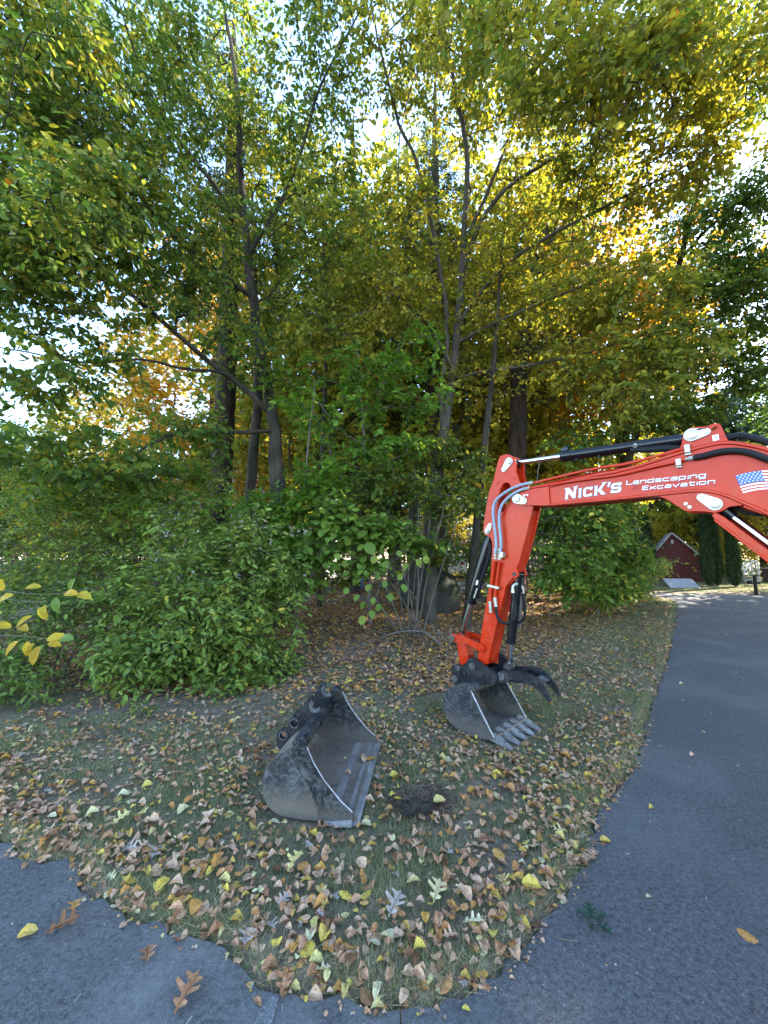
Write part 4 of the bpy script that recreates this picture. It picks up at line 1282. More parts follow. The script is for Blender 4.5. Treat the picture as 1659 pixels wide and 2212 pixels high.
endsB = pxblobs(rg, [
    (850, 60, 6.8, 1.3, 1.0, 1.4, 80), (1000, 40, 7.0, 1.5, 1.2, 1.7, 120), (1180, 40, 6.2, 1.3, 1.0, 1.4, 90), (1370, 50, 5.6, 1.3, 1.0, 1.3, 90), (1560, 60, 5.2, 1.2, .9, 1.2, 90), (1150, 110, 4.7, .9, .5, .9, 45), (1300, 180, 4.8, .8, .5, .7, 35), (1420, 80, 4.3, .9, .5, .8, 40), (1000, 60, 5.0, .8, .5, .7, 30),
    (930, 230, 9.1, 1.3, .8, 1.3, 50), (1090, 230, 8.6, 1.4, 1.0, 1.5, 85), (1250, 260, 6.8, 1.2, 1.0, 1.1, 110), (1430, 240, 6.2, 1.2, .9, 1.0, 70),
    (1100, 430, 9.0, 1.3, .8, 1.1, 60), (1250, 440, 7.8, 1.2, .9, 1.0, 75), (1400, 400, 7.0, 1.0, .8, .7, 50), (1540, 310, 6.5, 1.0, .7, .6, 40),
    (860, 480, 8.0, 1.1, .9, 1.1, 60), (830, 640, 7.6, 1.1, .8, .8, 70), (940, 620, 9.2, 1.1, .7, .9, 36), (1100, 620, 8.8, 1.3, .8, .9, 60), (1260, 620, 7.6, 1.2, .9, .8, 80),
    (1400, 640, 7.2, 1.1, .8, .7, 70), (1060, 760, 8.9, .8, .6, .6, 26), (1300, 780, 7.7, 1.2, .8, .6, 70), (1450, 750, 7.3, 1.0, .8, .7, 60), (1380, 860, 7.4, 1.1, .8, .4, 40), (720, 720, 7.5, .9, .7, .6, 40)])
treeB = plant('broadleaf_tree', 'tallest smooth grey-barked tree rising in front of the boulder, its forked stems fanning right', 'tree', tB[0],
              [(tB, [.17, .135, .115, .095, .085, .072, .06, .048, .035, .012]), (tB0, [.06, .055, .05, .05]), (tB1, [.05, .045, .035, .025, .01]), (lB1, [.06, .05, .04, .03, .02, .008]), (lB2, [.05, .042, .032, .02, .008]),
               (lB3, [.045, .04, .03, .02, .008]), (lB4, [.035, .03, .02, .006]), (lB5, [.04, .03, .02, .006]), (lB6, [.035, .028, .02, .006])], endsB, 102, M['leaf_gold'], M['bark_pale'], tpl=LEAF6, size=.097, aspect=.62, hue=(.38, .18),
              fol_kw=dict(per_node=1, sprays=4, per_spray=7, spray_len=.42, droop=.6, flat=.4, spread_noise=.015))

# --- darker tree standing at the far right of the thicket, leaning out over the drive
tR = rooted(pts((1300, 1290, 12.2), (1330, 1100, 12), (1420, 760, 10.6), (1470, 560, 10.1), (1520, 360, 9.5), (1560, 150, 9.0), (1590, -60, 8.6)))
lR1 = pts((1470, 560, 10.1), (1540, 480, 9.4), (1620, 420, 8.8), (1740, 380, 8.2))
lR2 = pts((1420, 760, 10.6), (1500, 700, 10.0), (1600, 660, 9.3), (1720, 620, 8.8))
endsR = pxblobs(rg, [(1500, 480, 9.6, 1.2, .9, .8, 60), (1620, 430, 8.8, 1.0, .9, .7, 80), (1560, 590, 9.4, 1.2, 1.0, .8, 110), (1640, 640, 8.8, .9, .8, .9, 100), (1500, 760, 10, 1.3, 1.0, .9, 100), (1640, 800, 9.4, .7, .9, .6, 50),
                         (1590, 180, 8.8, 1.3, 1.0, 1.2, 110), (1450, 900, 10.4, 1.3, 1.0, .5, 90), (1560, 20, 8.5, 1.6, 1.2, 1.3, 90)])
plant('broadleaf_tree', 'dark green leaning tree at the right of the thicket with leaves against the sky', 'tree', tR[0],
      [(tR, [.12, .11, .10, .085, .06, .04, .012]), (lR1, [.05, .04, .025, .008]), (lR2, [.05, .04, .025, .008])], endsR, 103, M['leaf_canopy'], M['bark_dark'], tpl=LEAF6, size=.095, aspect=.6, hue=(.24, .15),
      fol_kw=dict(per_node=2, sprays=4, per_spray=8, spray_len=.4, droop=.6, flat=.4))

# --- pines and other bare trunks standing in the wood
def conifer(name, label, tr, rr, z0, z1, rmax, seed, bark_m, n=240, group=None, mat='needle', hue=(.4, .25)):
    rng = np.random.default_rng(seed)
    top = tr[-1]
    ends = []
    for k in range(n):
        u = rng.uniform(0, 1) ** .8
        z = z0 + (z1 - z0) * u
        j = np.argmin([abs(q[2] - z) for q in tr])
        c_ = tr[j]
        a_ = rng.uniform(0, 2 * np.pi)
        r_ = rmax * (1 - u * .8) * rng.uniform(.35, 1)
        ends.append((c_[0] + r_ * math.cos(a_), c_[1] + r_ * math.sin(a_), z + rng.normal(0, .15) - .05 * r_))
    return plant(name, label, 'tree', tr[0], [(tr, rr)], ends, seed, M[mat], bark_m, group, tpl=LEAF4, size=.13, aspect=.22, hue=hue,
                 grow_kw=dict(step=.4, down_pen=0.1, curl=.0, rise=.02), fol_kw=dict(per_node=10, sprays=3, per_spray=9, spray_len=.4, droop=.25, flat=.1, leafy=5, spread_noise=.05), wood_kw=dict(tip=.005))


p1 = rooted(pts((466, 1240, 9.2), (472, 1120, 9.2), (479, 1000, 9.2), (488, 850, 9.2), (494, 700, 9.2), (498, 560, 9.2), (502, 380, 9.2), (505, 200, 9.2), (506, 40, 9.2)))
conifer('pine_tree', 'thickest reddish-brown pine trunk standing behind the left shrubs', p1, [.29, .265, .25, .235, .22, .20, .17, .12, .04], 7.5, 15, 3.4, 111, M['bark_pine'], 200)
p2 = rooted(pts((1112, 1250, 11.2), (1114, 1100, 11.2), (1118, 960, 11.2), (1120, 820, 11.2), (1135, 700, 11.2), (1160, 590, 11.2), (1188, 500, 11.2), (1215, 380, 11.2), (1235, 250, 11.2), (1245, 100, 11.2)))
conifer('pine_tree', 'rough-barked pine trunk leaning right behind the excavator arm', p2, [.30, .28, .27, .25, .24, .22, .19, .14, .09, .03], 6.0, 17, 3.2, 112, M['bark_pine'], 220)
p3 = rooted(pts((930, 1260, 12.5), (932, 1100, 12.5), (934, 940, 12.5), (936, 780, 12.5), (938, 600, 12.5), (940, 350, 12.5), (940, 150, 12.5)))
conifer('pine_tree', 'brown pine trunk half hidden behind the pale centre tree', p3, [.25, .24, .23, .21, .18, .12, .04], 5.0, 17, 3.0, 113, M['bark_pine'], 220)
p4 = rooted(pts((768, 1240, 13.5), (768, 1050, 13.5), (766, 850, 13.5), (764, 650, 13.5), (764, 420, 13.5), (764, 250, 13.5)))
conifer('pine_tree', 'thin dark pine trunk in the shaded middle of the wood', p4, [.17, .165, .15, .13, .09, .03], 5.0, 15, 2.6, 114, M['bark_dark'], 170)
p5 = rooted(pts((895, 1240, 14.5), (893, 1050, 14.5), (888, 850, 14.5), (884, 650, 14.5), (880, 420, 14.5), (878, 300, 14.5)))
conifer('pine_tree', 'dark twin-looking pine trunk left of the pale centre tree', p5, [.20, .19, .17, .14, .09, .03], 5.5, 16, 2.8, 115, M['bark_dark'], 170)

for lab, ps, rr in (("thin grey trunk just right of the thick reddish pine", ((532, 1290, 8.6), (538, 1100, 8.6), (548, 960, 8.6), (560, 850, 8.6), (552, 700, 8.6), (549, 560, 8.5), (545, 400, 8.4)), [.135, .12, .115, .10, .085, .06, .02]),
                    ("slim dark trunk leaning right behind the bucket cylinder", ((1006, 1325, 8.2), (1018, 1240, 8.2), (1030, 1150, 8.2), (1042, 1000, 8.2), (1062, 830, 8.2), (1075, 680, 8.2), (1085, 520, 8.1)), [.10, .09, .085, .07, .055, .035, .01]),
                    ("slim straight trunk in the light gap right of the left tree", ((690, 1290, 9.8), (692, 1100, 9.8), (700, 900, 9.8), (706, 700, 9.8), (700, 520, 9.8), (690, 380, 9.7)), [.075, .07, .06, .045, .03, .01])):
    tr = rooted(pts(*ps))
    top = tr[-1]
    ends = np.vstack([blob(rg, tr[-1], (1.0, .9, 1.2), 40), blob(rg, tr[-2], (1.1, 1.0, 1.0), 45), blob(rg, tr[-3], (1.0, .9, .8), 25)])
    plant('slim_tree', lab, 'tree', tr[0], [(tr, rr)], ends, 120 + int(ps[0][0]), M['leaf_gold'], M['bark_dark'], size=.085, aspect=.6, hue=(.45, .18), fol_kw=dict(per_node=2, sprays=3, per_spray=7, droop=.5))

# bright understory saplings
for lab, ps, rr, bl, mt, hu, sz, tp, sd in (
    ("bright lime maple sapling against the left tree trunk", ((640, 1310, 6.9), (650, 1200, 6.9), (655, 1100, 6.9), (665, 960, 6.9), (680, 820, 6.8)), [.03, .027, .022, .015, .006],
     [(640, 1090, 6.7, .45, .4, .30, 34), (590, 1160, 6.6, .4, .3, .16, 16), (690, 1030, 6.8, .5, .4, .35, 34), (560, 1090, 6.6, .3, .3, .12, 12), (640, 1180, 6.6, .35, .3, .2, 22), (600, 1110, 6.7, .4, .3, .2, 20)], 'leaf_lime', (.4, .2), .10, LEAFM, 131),
    ("green sapling filling the gap in the middle of the thicket", ((800, 1320, 7.6), (795, 1150, 7.6), (790, 1000, 7.5), (780, 860, 7.4), (770, 740, 7.3)), [.035, .03, .025, .016, .006],
     [(770, 800, 7.3, 1.1, .8, .6, 40), (700, 900, 7.2, 1.0, .7, .4, 34), (860, 850, 7.4, 1.0, .7, .6, 42), (800, 970, 7.4, 1.2, .7, .4, 46), (900, 760, 7.5, .7, .6, .5, 20), (640, 820, 7.3, .7, .6, .4, 16)], 'leaf_lime', (.35, .28), .105, LEAF6, 132),
    ("yellowing dense sapling beside the pale centre trunk", ((900, 1310, 8.0), (905, 1150, 8.0), (900, 1050, 7.9), (890, 950, 7.8)), [.03, .026, .02, .006],
     [(850, 1050, 7.6, .9, .6, .5, 80), (960, 1080, 7.8, .8, .5, .45, 60), (770, 1060, 7.5, .7, .5, .4, 50), (1000, 1000, 8.0, .7, .5, .5, 45), (900, 980, 7.8, .9, .6, .4, 50), (820, 1140, 7.6, .8, .5, .35, 50), (960, 1190, 8.2, .5, .4, .3, 30), (680, 1150, 7.7, .6, .5, .4, 40), (730, 1240, 8.2, .6, .4, .2, 26)], 'leaf_canopy', (.34, .18), .09, LEAF6, 133),
    ("green and yellow thicket bush close behind the excavator arm", ((1120, 1330, 8.6), (1130, 1200, 8.6), (1150, 1080, 8.5), (1170, 980, 8.4)), [.04, .03, .02, .006],
     [(1190, 1120, 8.2, .9, .6, .8, 120), (1090, 1110, 8.5, .7, .6, .5, 60), (1280, 1130, 8.4, .8, .6, .7, 100), (1060, 1200, 8.6, .5, .5, .5, 40), (1230, 1220, 8.3, .8, .6, .35, 60), (1260, 960, 8.6, .9, .7, .4, 50)], 'leaf_green', (.5, .27), .10, LEAFR, 134),
    ("broad green bush where the thicket meets the drive", ((1290, 1310, 10.6), (1300, 1220, 10.6), (1310, 1140, 10.5)), [.04, .03, .008],
     [(1260, 1180, 9.6, .9, .7, .7, 150), (1330, 1200, 10.6, .9, .8, .75, 170), (1290, 1090, 10.2, .9, .7, .6, 120), (1240, 1250, 9.0, .7, .6, .35, 70), (1310, 1110, 11, .8, .8, .5, 90), (1320, 1260, 11.0, .8, .7, .45, 110), (1300, 1265, 10.2, .8, .6, .4, 90)], 'leaf_green', (.52, .30), .12, LEAF6, 135),
    ("small pale green bush spreading over the shed corner", ((1380, 1300, 13.8), (1385, 1240, 13.8), (1390, 1200, 13.7)), [.03, .025, .008],
     [(1350, 1240, 13.6, .8, .8, .6, 150), (1400, 1225, 13.8, .5, .7, .25, 60), (1340, 1260, 13.0, .7, .7, .5, 110), (1436, 1214, 13.9, .3, .4, .12, 12), (1370, 1275, 13.4, .6, .6, .25, 70)], 'leaf_shrub', (.6, .2), .075, LEAF5, 136)):
    tr = rooted(pts(*ps))
    ends = pxblobs(rg, bl)
    ends[:, 2] = np.maximum(ends[:, 2], terrain(ends[:, 0], ends[:, 1]) + .12)
    plant('sapling' if 'sapling' in lab else 'bush', lab, 'sapling' if 'sapling' in lab else 'bush', tr[0], [(tr, rr)], ends, sd, M[mt], M['bark_twig'], tpl=tp, size=sz, aspect=.62 if tp is not LEAFM else 1.0, hue=hu,
          fol_kw=dict(per_node=2, sprays=2, per_spray=7, spray_len=.3, droop=.45, flat=.55), grow_kw=dict(step=.16))

# --- the leafy shrubs along the left
def shrub(label, bl, stems, seed, hue=(.5, .22), size=.062, mat='leaf_shrub', tpl=LEAF6, per=(2, 3, 8), aspect=.5):
    bl = [(a_, b_, c_, x_ * 1.18, y_ * 1.15, z_ * 1.2, max(8, int(n_ * .68))) for a_, b_, c_, x_, y_, z_, n_ in bl]
    ends = pxblobs(rg, bl)
    ends[:, 2] = np.maximum(ends[:, 2], terrain(ends[:, 0], ends[:, 1]) + .10)
    trs = []
    base = None
    for (bx, by, Y, tx, ty, tY) in stems:
        p0 = at(bx, by, Y); p2 = at(tx, ty, tY)
        p0[2] = gz(p0[0], p0[1]) - .04
        mid = (p0 + p2) / 2 + np.array([0, 0, .25])
        trs.append(([p0, mid, p2], [.016, .011, .005]))
        if base is None: base = p0
    return plant('shrub', label, 'shrub', base, trs, ends, seed, M[mat], M['bark_twig'], tpl=tpl, size=size, aspect=aspect, hue=hue,
                 grow_kw=dict(step=.14, down_pen=.3, curl=.3, rise=.25), fol_kw=dict(per_node=per[0], sprays=per[1], per_spray=per[2], spray_len=.24, droop=.35, flat=.6, leafy=5), wood_kw=dict(tip=.0025, minr=.0018))


shrub("large green shrub nearest the grading bucket, arching low over the leaves",
      [(530, 1290, 5.4, .55, .5, .45, 120), (560, 1180, 5.7, .5, .5, .35, 80), (430, 1340, 5.1, .6, .45, .35, 100), (520, 1420, 5.2, .55, .4, .22, 80), (350, 1400, 4.9, .5, .4, .28, 80), (420, 1230, 5.5, .55, .5, .35, 90), (280, 1430, 4.7, .4, .35, .18, 40), (600, 1250, 5.7, .3, .3, .25, 35), (480, 1470, 5.0, .5, .3, .12, 40), (330, 1290, 5.2, .5, .45, .3, 70), (500, 1360, 4.9, .35, .3, .12, 24), (250, 1400, 4.5, .3, .25, .1, 16), (470, 1170, 5.4, 1.0, .6, .55, 26), (360, 1370, 4.8, 1.0, .5, .4, 22), (610, 1330, 5.4, .35, .3, .4, 16)],
      [(470, 1490, 5.5, 540, 1200, 5.6), (480, 1490, 5.6, 420, 1260, 5.4), (460, 1490, 5.5, 340, 1370, 5.0), (485, 1490, 5.5, 520, 1390, 5.2), (490, 1480, 5.7, 590, 1250, 5.7), (455, 1480, 5.6, 330, 1280, 5.3)], 141, (.5, .25), .082)
shrub("tall soft shrub mass behind, left of the thick pine trunk",
      [(150, 1120, 6.4, .9, .7, .55, 130), (300, 1130, 6.6, .9, .7, .5, 130), (60, 1220, 6.0, .8, .6, .5, 110), (200, 1250, 6.1, .9, .6, .5, 130), (330, 1210, 6.4, .8, .6, .45, 110), (420, 1130, 6.9, .7, .6, .4, 80), (430, 1050, 7.4, .7, .5, .35, 50), (90, 1040, 6.6, .9, .6, .3, 50)],
      [(200, 1440, 6.4, 150, 1130, 6.4), (230, 1440, 6.4, 300, 1120, 6.6), (180, 1440, 6.3, 60, 1210, 6.0), (250, 1430, 6.5, 400, 1140, 6.8), (210, 1440, 6.3, 220, 1250, 6.1), (260, 1430, 6.6, 430, 1060, 7.3)], 142, (.62, .25), .07)
shrub("loose yellow-green shrub top rising between the left limb and the thick pine trunk",
      [(300, 1050, 6.6, .8, .6, .35, 70), (390, 1020, 6.9, .6, .5, .4, 60), (200, 1040, 6.5, .7, .5, .3, 55), (440, 1110, 6.7, .5, .4, .3, 45), (130, 1080, 6.2, .5, .4, .25, 35), (330, 1120, 6.2, .6, .4, .25, 45)],
      [(300, 1440, 6.5, 300, 1060, 6.6), (310, 1440, 6.6, 400, 1020, 6.9), (290, 1440, 6.5, 200, 1050, 6.5), (320, 1440, 6.6, 440, 1100, 6.7)], 146, (.5, .25), .075, 'leaf_lime')
shrub("dark low shrub at the left edge under the yellow-leaved twig",
      [(40, 1370, 4.8, .5, .5, .45, 80), (150, 1330, 5.2, .6, .5, .4, 90), (20, 1470, 4.4, .4, .4, .18, 40), (230, 1320, 5.4, .5, .4, .35, 60), (60, 1270, 5.2, .7, .5, .3, 60), (-60, 1400, 4.6, .5, .5, .5, 60)],
      [(90, 1500, 5.0, 30, 1360, 4.8), (110, 1490, 5.1, 160, 1310, 5.2), (130, 1480, 5.2, 230, 1310, 5.4), (70, 1500, 4.9, -40, 1380, 4.7)], 143, (.28, .2), .06)
shrub("lowest little weed clump sprouting from the grass near the left leaves", [(300, 1565, 4.05, .10, .08, .05, 14)], [(300, 1580, 4.08, 300, 1560, 4.05)], 144, (.3, .15), .045, per=(2, 1, 4))
shrub("small seedling clump at the right foot of the large shrub", [(610, 1440, 5.3, .22, .2, .12, 30), (570, 1470, 5.2, .2, .15, .08, 18)], [(600, 1480, 5.3, 605, 1435, 5.3)], 145, (.5, .2), .06, per=(2, 2, 6))

# --- the round-leaved viburnum with bare fanning stems
stems = []
b0 = at(890, 1345, 7.2)
for k, (tx, ty, tY) in enumerate(((700, 1180, 6.2), (770, 1150, 6.3), (830, 1130, 6.5), (880, 1120, 6.7), (905, 1100, 6.9), (930, 1120, 7.0), (960, 1090, 7.1), (1000, 1090, 7.2), (860, 1200, 6.6), (830, 1240, 6.3))):
    p0 = np.array([b0[0] + (k - 4.5) * .035 + (.10 if k == 7 else 0), b0[1] + .05 * ((k * 7) % 5 - 2), 0])
    p0[2] = gz(p0[0], p0[1]) - .04
    p2 = at(tx, ty, tY)
    stems.append(([p0, p0 * .62 + p2 * .38 + np.array([0, 0, .18]), p2], [.016, .013, .006]))
endsV = pxblobs(rg, [(760, 1140, 6.2, .55, .4, .22, 70), (690, 1190, 6.1, .38, .35, .22, 44), (830, 1150, 6.4, .42, .4, .22, 48), (900, 1180, 6.8, .4, .3, .22, 26), (640, 1240, 6.1, .28, .25, .18, 26), (800, 1215, 6.2, .3, .2, .14, 18), (720, 1100, 6.4, .5, .4, .2, 30), (590, 1210, 6.3, .25, .3, .2, 18)])
vib = plant('viburnum', 'viburnum with round green leaves and a fan of bare grey stems at its foot', 'shrub', stems[4][0][0], stems, endsV, 151, M['leaf_green'], M['bark_twig'], tpl=LEAFR, size=.115, aspect=.86, hue=(.5, .17),
            grow_kw=dict(step=.16, down_pen=.2), fol_kw=dict(per_node=2, sprays=1, per_spray=5, spray_len=.28, droop=.5, flat=.7, leafy=3), wood_kw=dict(tip=.003, minr=.002))


def leaf_piece(name, tpl, L, W_, mat, hue, curl=0.0):
    tv, tf = tpl
    v = tv.copy()
    v[:, 0] *= L; v[:, 1] *= W_; v[:, 2] *= L
    v[:, 2] += curl * (v[:, 1] / (W_ + 1e-9)) ** 2 * L + curl * .5 * np.sin(v[:, 0] / L * 3) * L
    me = bpy.data.meshes.new(name)
    me.from_pydata([tuple(q) for q in v], [], [tuple(int(i) for i in f) for f in tf])
    a = me.attributes.new('hue', 'FLOAT', 'FACE')
    a.data.foreach_set('value', np.full(len(tf), hue, np.float32))
    me.materials.append(mat)
    return me


def place_leaf(me, name, P, Ax, Nm, parent=None, s=1.0):
    Ax = Vector(Ax).normalized()
    S = Vector(Nm).cross(Ax).normalized()
    N2 = Ax.cross(S)
    o = link(bpy.data.objects.new(name, me))
    o.matrix_world = Matrix(((Ax.x * s, S.x * s, N2.x * s, P[0]), (Ax.y * s, S.y * s, N2.y * s, P[1]), (Ax.z * s, S.z * s, N2.z * s, P[2]), (0, 0, 0, 1)))
    if parent is not None:
        o.parent = parent
        o.matrix_parent_inverse = parent.matrix_world.inverted()
    return o


# its low hanging spray in the middle, leaf by leaf
big = [leaf_piece('leaf', LEAFR, .125, .105, M['leaf_green'], h, .05) for h in (.45, .55, .65, .75, .9)]
bpy.context.view_layer.update()
lr = random.Random(5)
for (px, py) in [(772, 1218), (790, 1232), (812, 1200), (838, 1212), (858, 1190), (770, 1250), (800, 1262), (775, 1285), (790, 1300), (808, 1290), (822, 1305), (800, 1318), (835, 1255), (818, 1240), (752, 1270), (785, 1330), (865, 1240), (880, 1218), (900, 1208), (745, 1210), (725, 1195), (700, 1215), (868, 1262), (842, 1282), (918, 1200), (668, 1250), (655, 1275), (640, 1265)]:
    p = at(px, py, 5.9 + lr.uniform(-.15, .15))
    place_leaf(lr.choice(big), 'leaf', p, (lr.uniform(-.6, .6), lr.uniform(-.5, .1), -.75), (lr.uniform(-.4, .4), -.8, .6 + lr.uniform(-.3, .3)), vib, lr.uniform(.8, 1.15))
tw = MB()
for a_ in ([(880, 1190, 6.4), (845, 1215, 6.1), (800, 1255, 5.95), (790, 1325, 5.9)], [(845, 1215, 6.1), (820, 1265, 5.95), (805, 1310, 5.9)], [(880, 1190, 6.4), (790, 1205, 6.1), (720, 1205, 6.0), (650, 1265, 5.9)], [(880, 1190, 6.4), (900, 1200, 6.2), (868, 1250, 5.95)]):
    inv = Matrix.Translation(-Vector(vib.location))
    tw.tube([inv @ Vector(q) for q in smooth_poly(pts(*a_), 2)], .004, 5)
tw.build('twig', M['bark_twig'], vib)

# --- the near sapling just outside the left edge, its twigs of yellow leaves hanging into view
sx, sy = -3.05, 2.75
sp_ = thing('sapling', 'near sapling at the left edge with twigs of large yellow and pink leaves', 'sapling', (sx, sy, gz(sx, sy)))
mbw = MB()
S0 = Vector((sx, sy, gz(sx, sy)))
mbw.tube([Vector(q) - S0 for q in [(sx, sy, S0.z - .04), (sx + .02, sy, .6), (sx - .03, sy + .02, 1.1), (sx - .05, sy, 1.9), (sx - .02, sy, 2.6)]], [.022, .02, .017, .012, .005], 8)
mbw.build('trunk', M['bark_twig'], sp_, smooth=80)
tw = MB()
for a_ in ([(-240, 1270, 2.7), (-60, 1260, 2.5), (80, 1290, 2.35), (200, 1270, 2.3)], [(-240, 1330, 2.7), (-40, 1370, 2.5), (60, 1375, 2.3), (160, 1385, 2.2)], [(-60, 1260, 2.5), (20, 1300, 2.35), (100, 1300, 2.3)]):
    tw.tube([Vector(q) - S0 for q in smooth_poly(pts(*a_), 2)], [.007, .006, .005, .005, .004, .004, .003, .003, .003, .002], 5)
tw.build('twig', M['bark_twig'], sp_)
bpy.context.view_layer.update()
yl = [leaf_piece('leaf', LEAFR, .10, .052, M['leaf_yellow'], h, .08) for h in (.5, .75, .9)] + [leaf_piece('leaf', LEAFR, .10, .052, M['leaf_orange'], .3, .08), leaf_piece('leaf', LEAFR, .10, .055, M['leaf_green'], .5, .06)]
for (px, py, Y, ax, ay, k) in [(30, 1285, 2.3, -.9, -.5, 1), (55, 1270, 2.3, .9, .1, 0), (5, 1320, 2.3, -.6, -.8, 1), (85, 1312, 2.3, .5, -.9, 1), (98, 1306, 2.3, .1, -1, 0), (70, 1330, 2.28, -.5, -.6, 2), (140, 1282, 2.3, 1, .0, 2), (168, 1282, 2.3, .9, -.3, 0), (150, 1275, 2.32, .4, .9, 4), (120, 1290, 2.33, .3, -1, 4),
                               (25, 1355, 2.25, -.9, .3, 1), (45, 1352, 2.25, .7, -.2, 3), (40, 1385, 2.2, -.5, -.8, 2), (62, 1385, 2.2, -.1, -.9, 1), (75, 1390, 2.2, -.6, -.9, 3), (85, 1395, 2.2, .0, -1, 3), (100, 1382, 2.2, 1, .25, 1), (105, 1388, 2.2, 1, -.2, 2), (130, 1380, 2.2, .9, .1, 4), (8, 1275, 2.3, -.4, .8, 2), (0, 1345, 2.2, -.8, .3, 4)]:
    p = at(px, py, Y)
    place_leaf(yl[k], 'leaf', p, (ax, lr.uniform(-.4, .2), ay * .8), (lr.uniform(-.3, .3), -.75, .7), sp_, lr.uniform(.85, 1.15))


# ------------------------------------------------------------------ trees of the wood behind: a few grown originals, then copies
def bg_tree(name, label, loc, sc, H, zc, rc, seed, mat, bark_m, n=430, size=.19, hue=(.5, .2), group=None, tpl=LEAF4, low=.68):
    rng = np.random.default_rng(seed)
    trunk = [np.array([0, 0, -.3]), np.array([.1, .05, H * .3]), np.array([.0, .1, H * .6]), np.array([.05, 0, H * .95])]
    ends = []
    while len(ends) < n:
        p = rng.uniform(-1, 1, 3)
        q = np.linalg.norm(p)
        if q > 1 or q < .35: continue
        z = zc + p[2] * (H - zc if p[2] > 0 else zc * low)
        k_ = 1 + .28 * math.sin(5 * math.atan2(p[1], p[0]) + seed) * math.cos(3 * p[2] + seed)
        ends.append((p[0] * rc * k_, p[1] * rc * k_, z))
    o = plant(name, label, 'tree', (0, 0, 0), [(trunk, [.24, .2, .13, .03])], np.array(ends), seed, mat, bark_m, group, twigs=False, tpl=tpl, size=size, aspect=.6, hue=hue,
              grow_kw=dict(step=.6, down_pen=.6), fol_kw=dict(per_node=4, sprays=4, per_spray=7, spray_len=.75, droop=.5, flat=.35, leafy=4, spread_noise=.14), wood_kw=dict(tip=.006, minr=.006, trunk_seg=9))
    o.location = (loc[0], loc[1], gz(*loc))
    o.scale = (sc,) * 3
    return o


def recolour(o, mat):
    for ch in o.children:
        if ch.name.startswith('crown'):
            ch.material_slots[0].link = 'OBJECT'
            ch.material_slots[0].material = mat


broadA = bg_tree('broadleaf_tree', 'tall sunlit yellow-green tree right behind the pale centre tree', (2.2, 15.5), 1.45, 13, 6.5, 3.8, 201, M['leaf_yellow'], M['bark_dark'], hue=(.25, .2))
broadB = bg_tree('broadleaf_tree', 'broad yellow-green tree glowing above the middle of the wood', (-2.6, 15.0), 1.4, 13, 7.0, 3.6, 202, M['leaf_gold'], M['bark_dark'], hue=(.4, .22))
pineA = bg_tree('pine_tree', 'dark green pine crown rising behind the red shed', (26.6, 35.2), 1.25, 14, 6.5, 2.9, 203, M['needle'], M['bark_pine'], n=420, size=.30, hue=(.5, .25))
broadC = bg_tree('broadleaf_tree', 'orange-leaved tree glowing high at the right above the boom', (9.9, 15.6), 1.36, 13, 8.5, 3.0, 204, M['leaf_orange'], M['bark_dark'], n=330, hue=(.4, .25), low=.40)
WOOD = 'trees of the wood behind'
named = [
    (broadA, 5.8, 16.5, 1.45, 'yellow', 'tall golden-lit tree behind the right pine trunk', None),
    (broadB, 9.5, 19.5, 1.35, 'gold', 'olive and gold tree behind the bush by the drive', None),
    (broadB, -8.2, 17.5, 1.3, 'orange', 'orange maple crown showing through at the upper left', None),
    (broadA, -14.6, 19.0, .8, 'yellow', 'bright orange-yellow tree against the sky at the left', None),
    (broadB, -6.0, 24.0, .72, 'yellow', 'low yellow tree beside the pale house', None),
    (broadA, -19.0, 21.0, .55, 'orange', 'low red-orange tree at the far left edge', None),
    (broadB, -15.8, 15.5, .55, 'green', 'low dark green tree behind the left shrubs', None),
    (pineA, 8.2, 22.5, 1.2, None, 'dark pine behind the yellowing trees right of centre', None),
    (pineA, -1.0, 20.0, 1.15, None, 'dark pine standing in the middle distance left of centre', None),
    (broadA, 0.5, 19.0, 1.5, 'gold', 'highest golden crown above the centre of the wood', None),
    (pineA, 32.0, 32.6, 1.3, None, 'dark pine behind the goal at the right edge', None),
    (pineA, 27.0, 31.0, 1.1, None, 'dark pine standing behind the three clipped evergreens', None),
    (broadA, 22.2, 31.6, .85, 'yellow', 'brilliant yellow tree behind the shed and the deck rail', None),
    (broadB, 25.9, 28.3, .5, 'yellow', 'small yellow-lit tree just right of the clipped evergreens', None),
]
mk = {'yellow': M['leaf_yellow'], 'gold': M['leaf_gold'], 'orange': M['leaf_orange'], 'green': M['leaf_green'], 'canopy': M['leaf_canopy']}
lr = random.Random(11)
for src, x, y, s, col, lab, grp in named:
    o = copy_tree(src, (x, y, gz(x, y)), lr.uniform(0, 6.28), s, lab, grp)
    if col: recolour(o, mk[col])
far = []
for k in range(84):
    a_ = -54 + 138 * (k + .5) / 84 + lr.uniform(-1.2, 1.2)
    d_ = lr.choice((34, 40, 46, 54)) + lr.uniform(-3, 3)
    x, y = d_ * math.sin(R(a_)), d_ * math.cos(R(a_))
    if math.hypot(x - 20, y - 28) < 9: continue
    src = lr.choice((broadA, broadB, pineA))
    s = lr.uniform(1.15, 1.5) if a_ > -22 else lr.uniform(.5, .72)
    if 47.5 < a_ < 56: continue
    if a_ > 46: s = lr.uniform(1.25, 1.6)  # trees this far right are out of view, made taller to block the sun
    elif a_ > -12: s = lr.uniform(.42, .7)
    lab = {0: 'broad tree standing in the far row behind the wood', 1: 'dark pine standing in the far row behind the wood'}[1 if src is pineA else 0]
    o = copy_tree(src, (x, y, gz(x, y)), lr.uniform(0, 6.28), (s, s, s * lr.uniform(.9, 1.1)), lab, WOOD)
    if src is not pineA: recolour(o, mk[lr.choice(('gold', 'canopy', 'yellow', 'green', 'orange', 'gold'))])

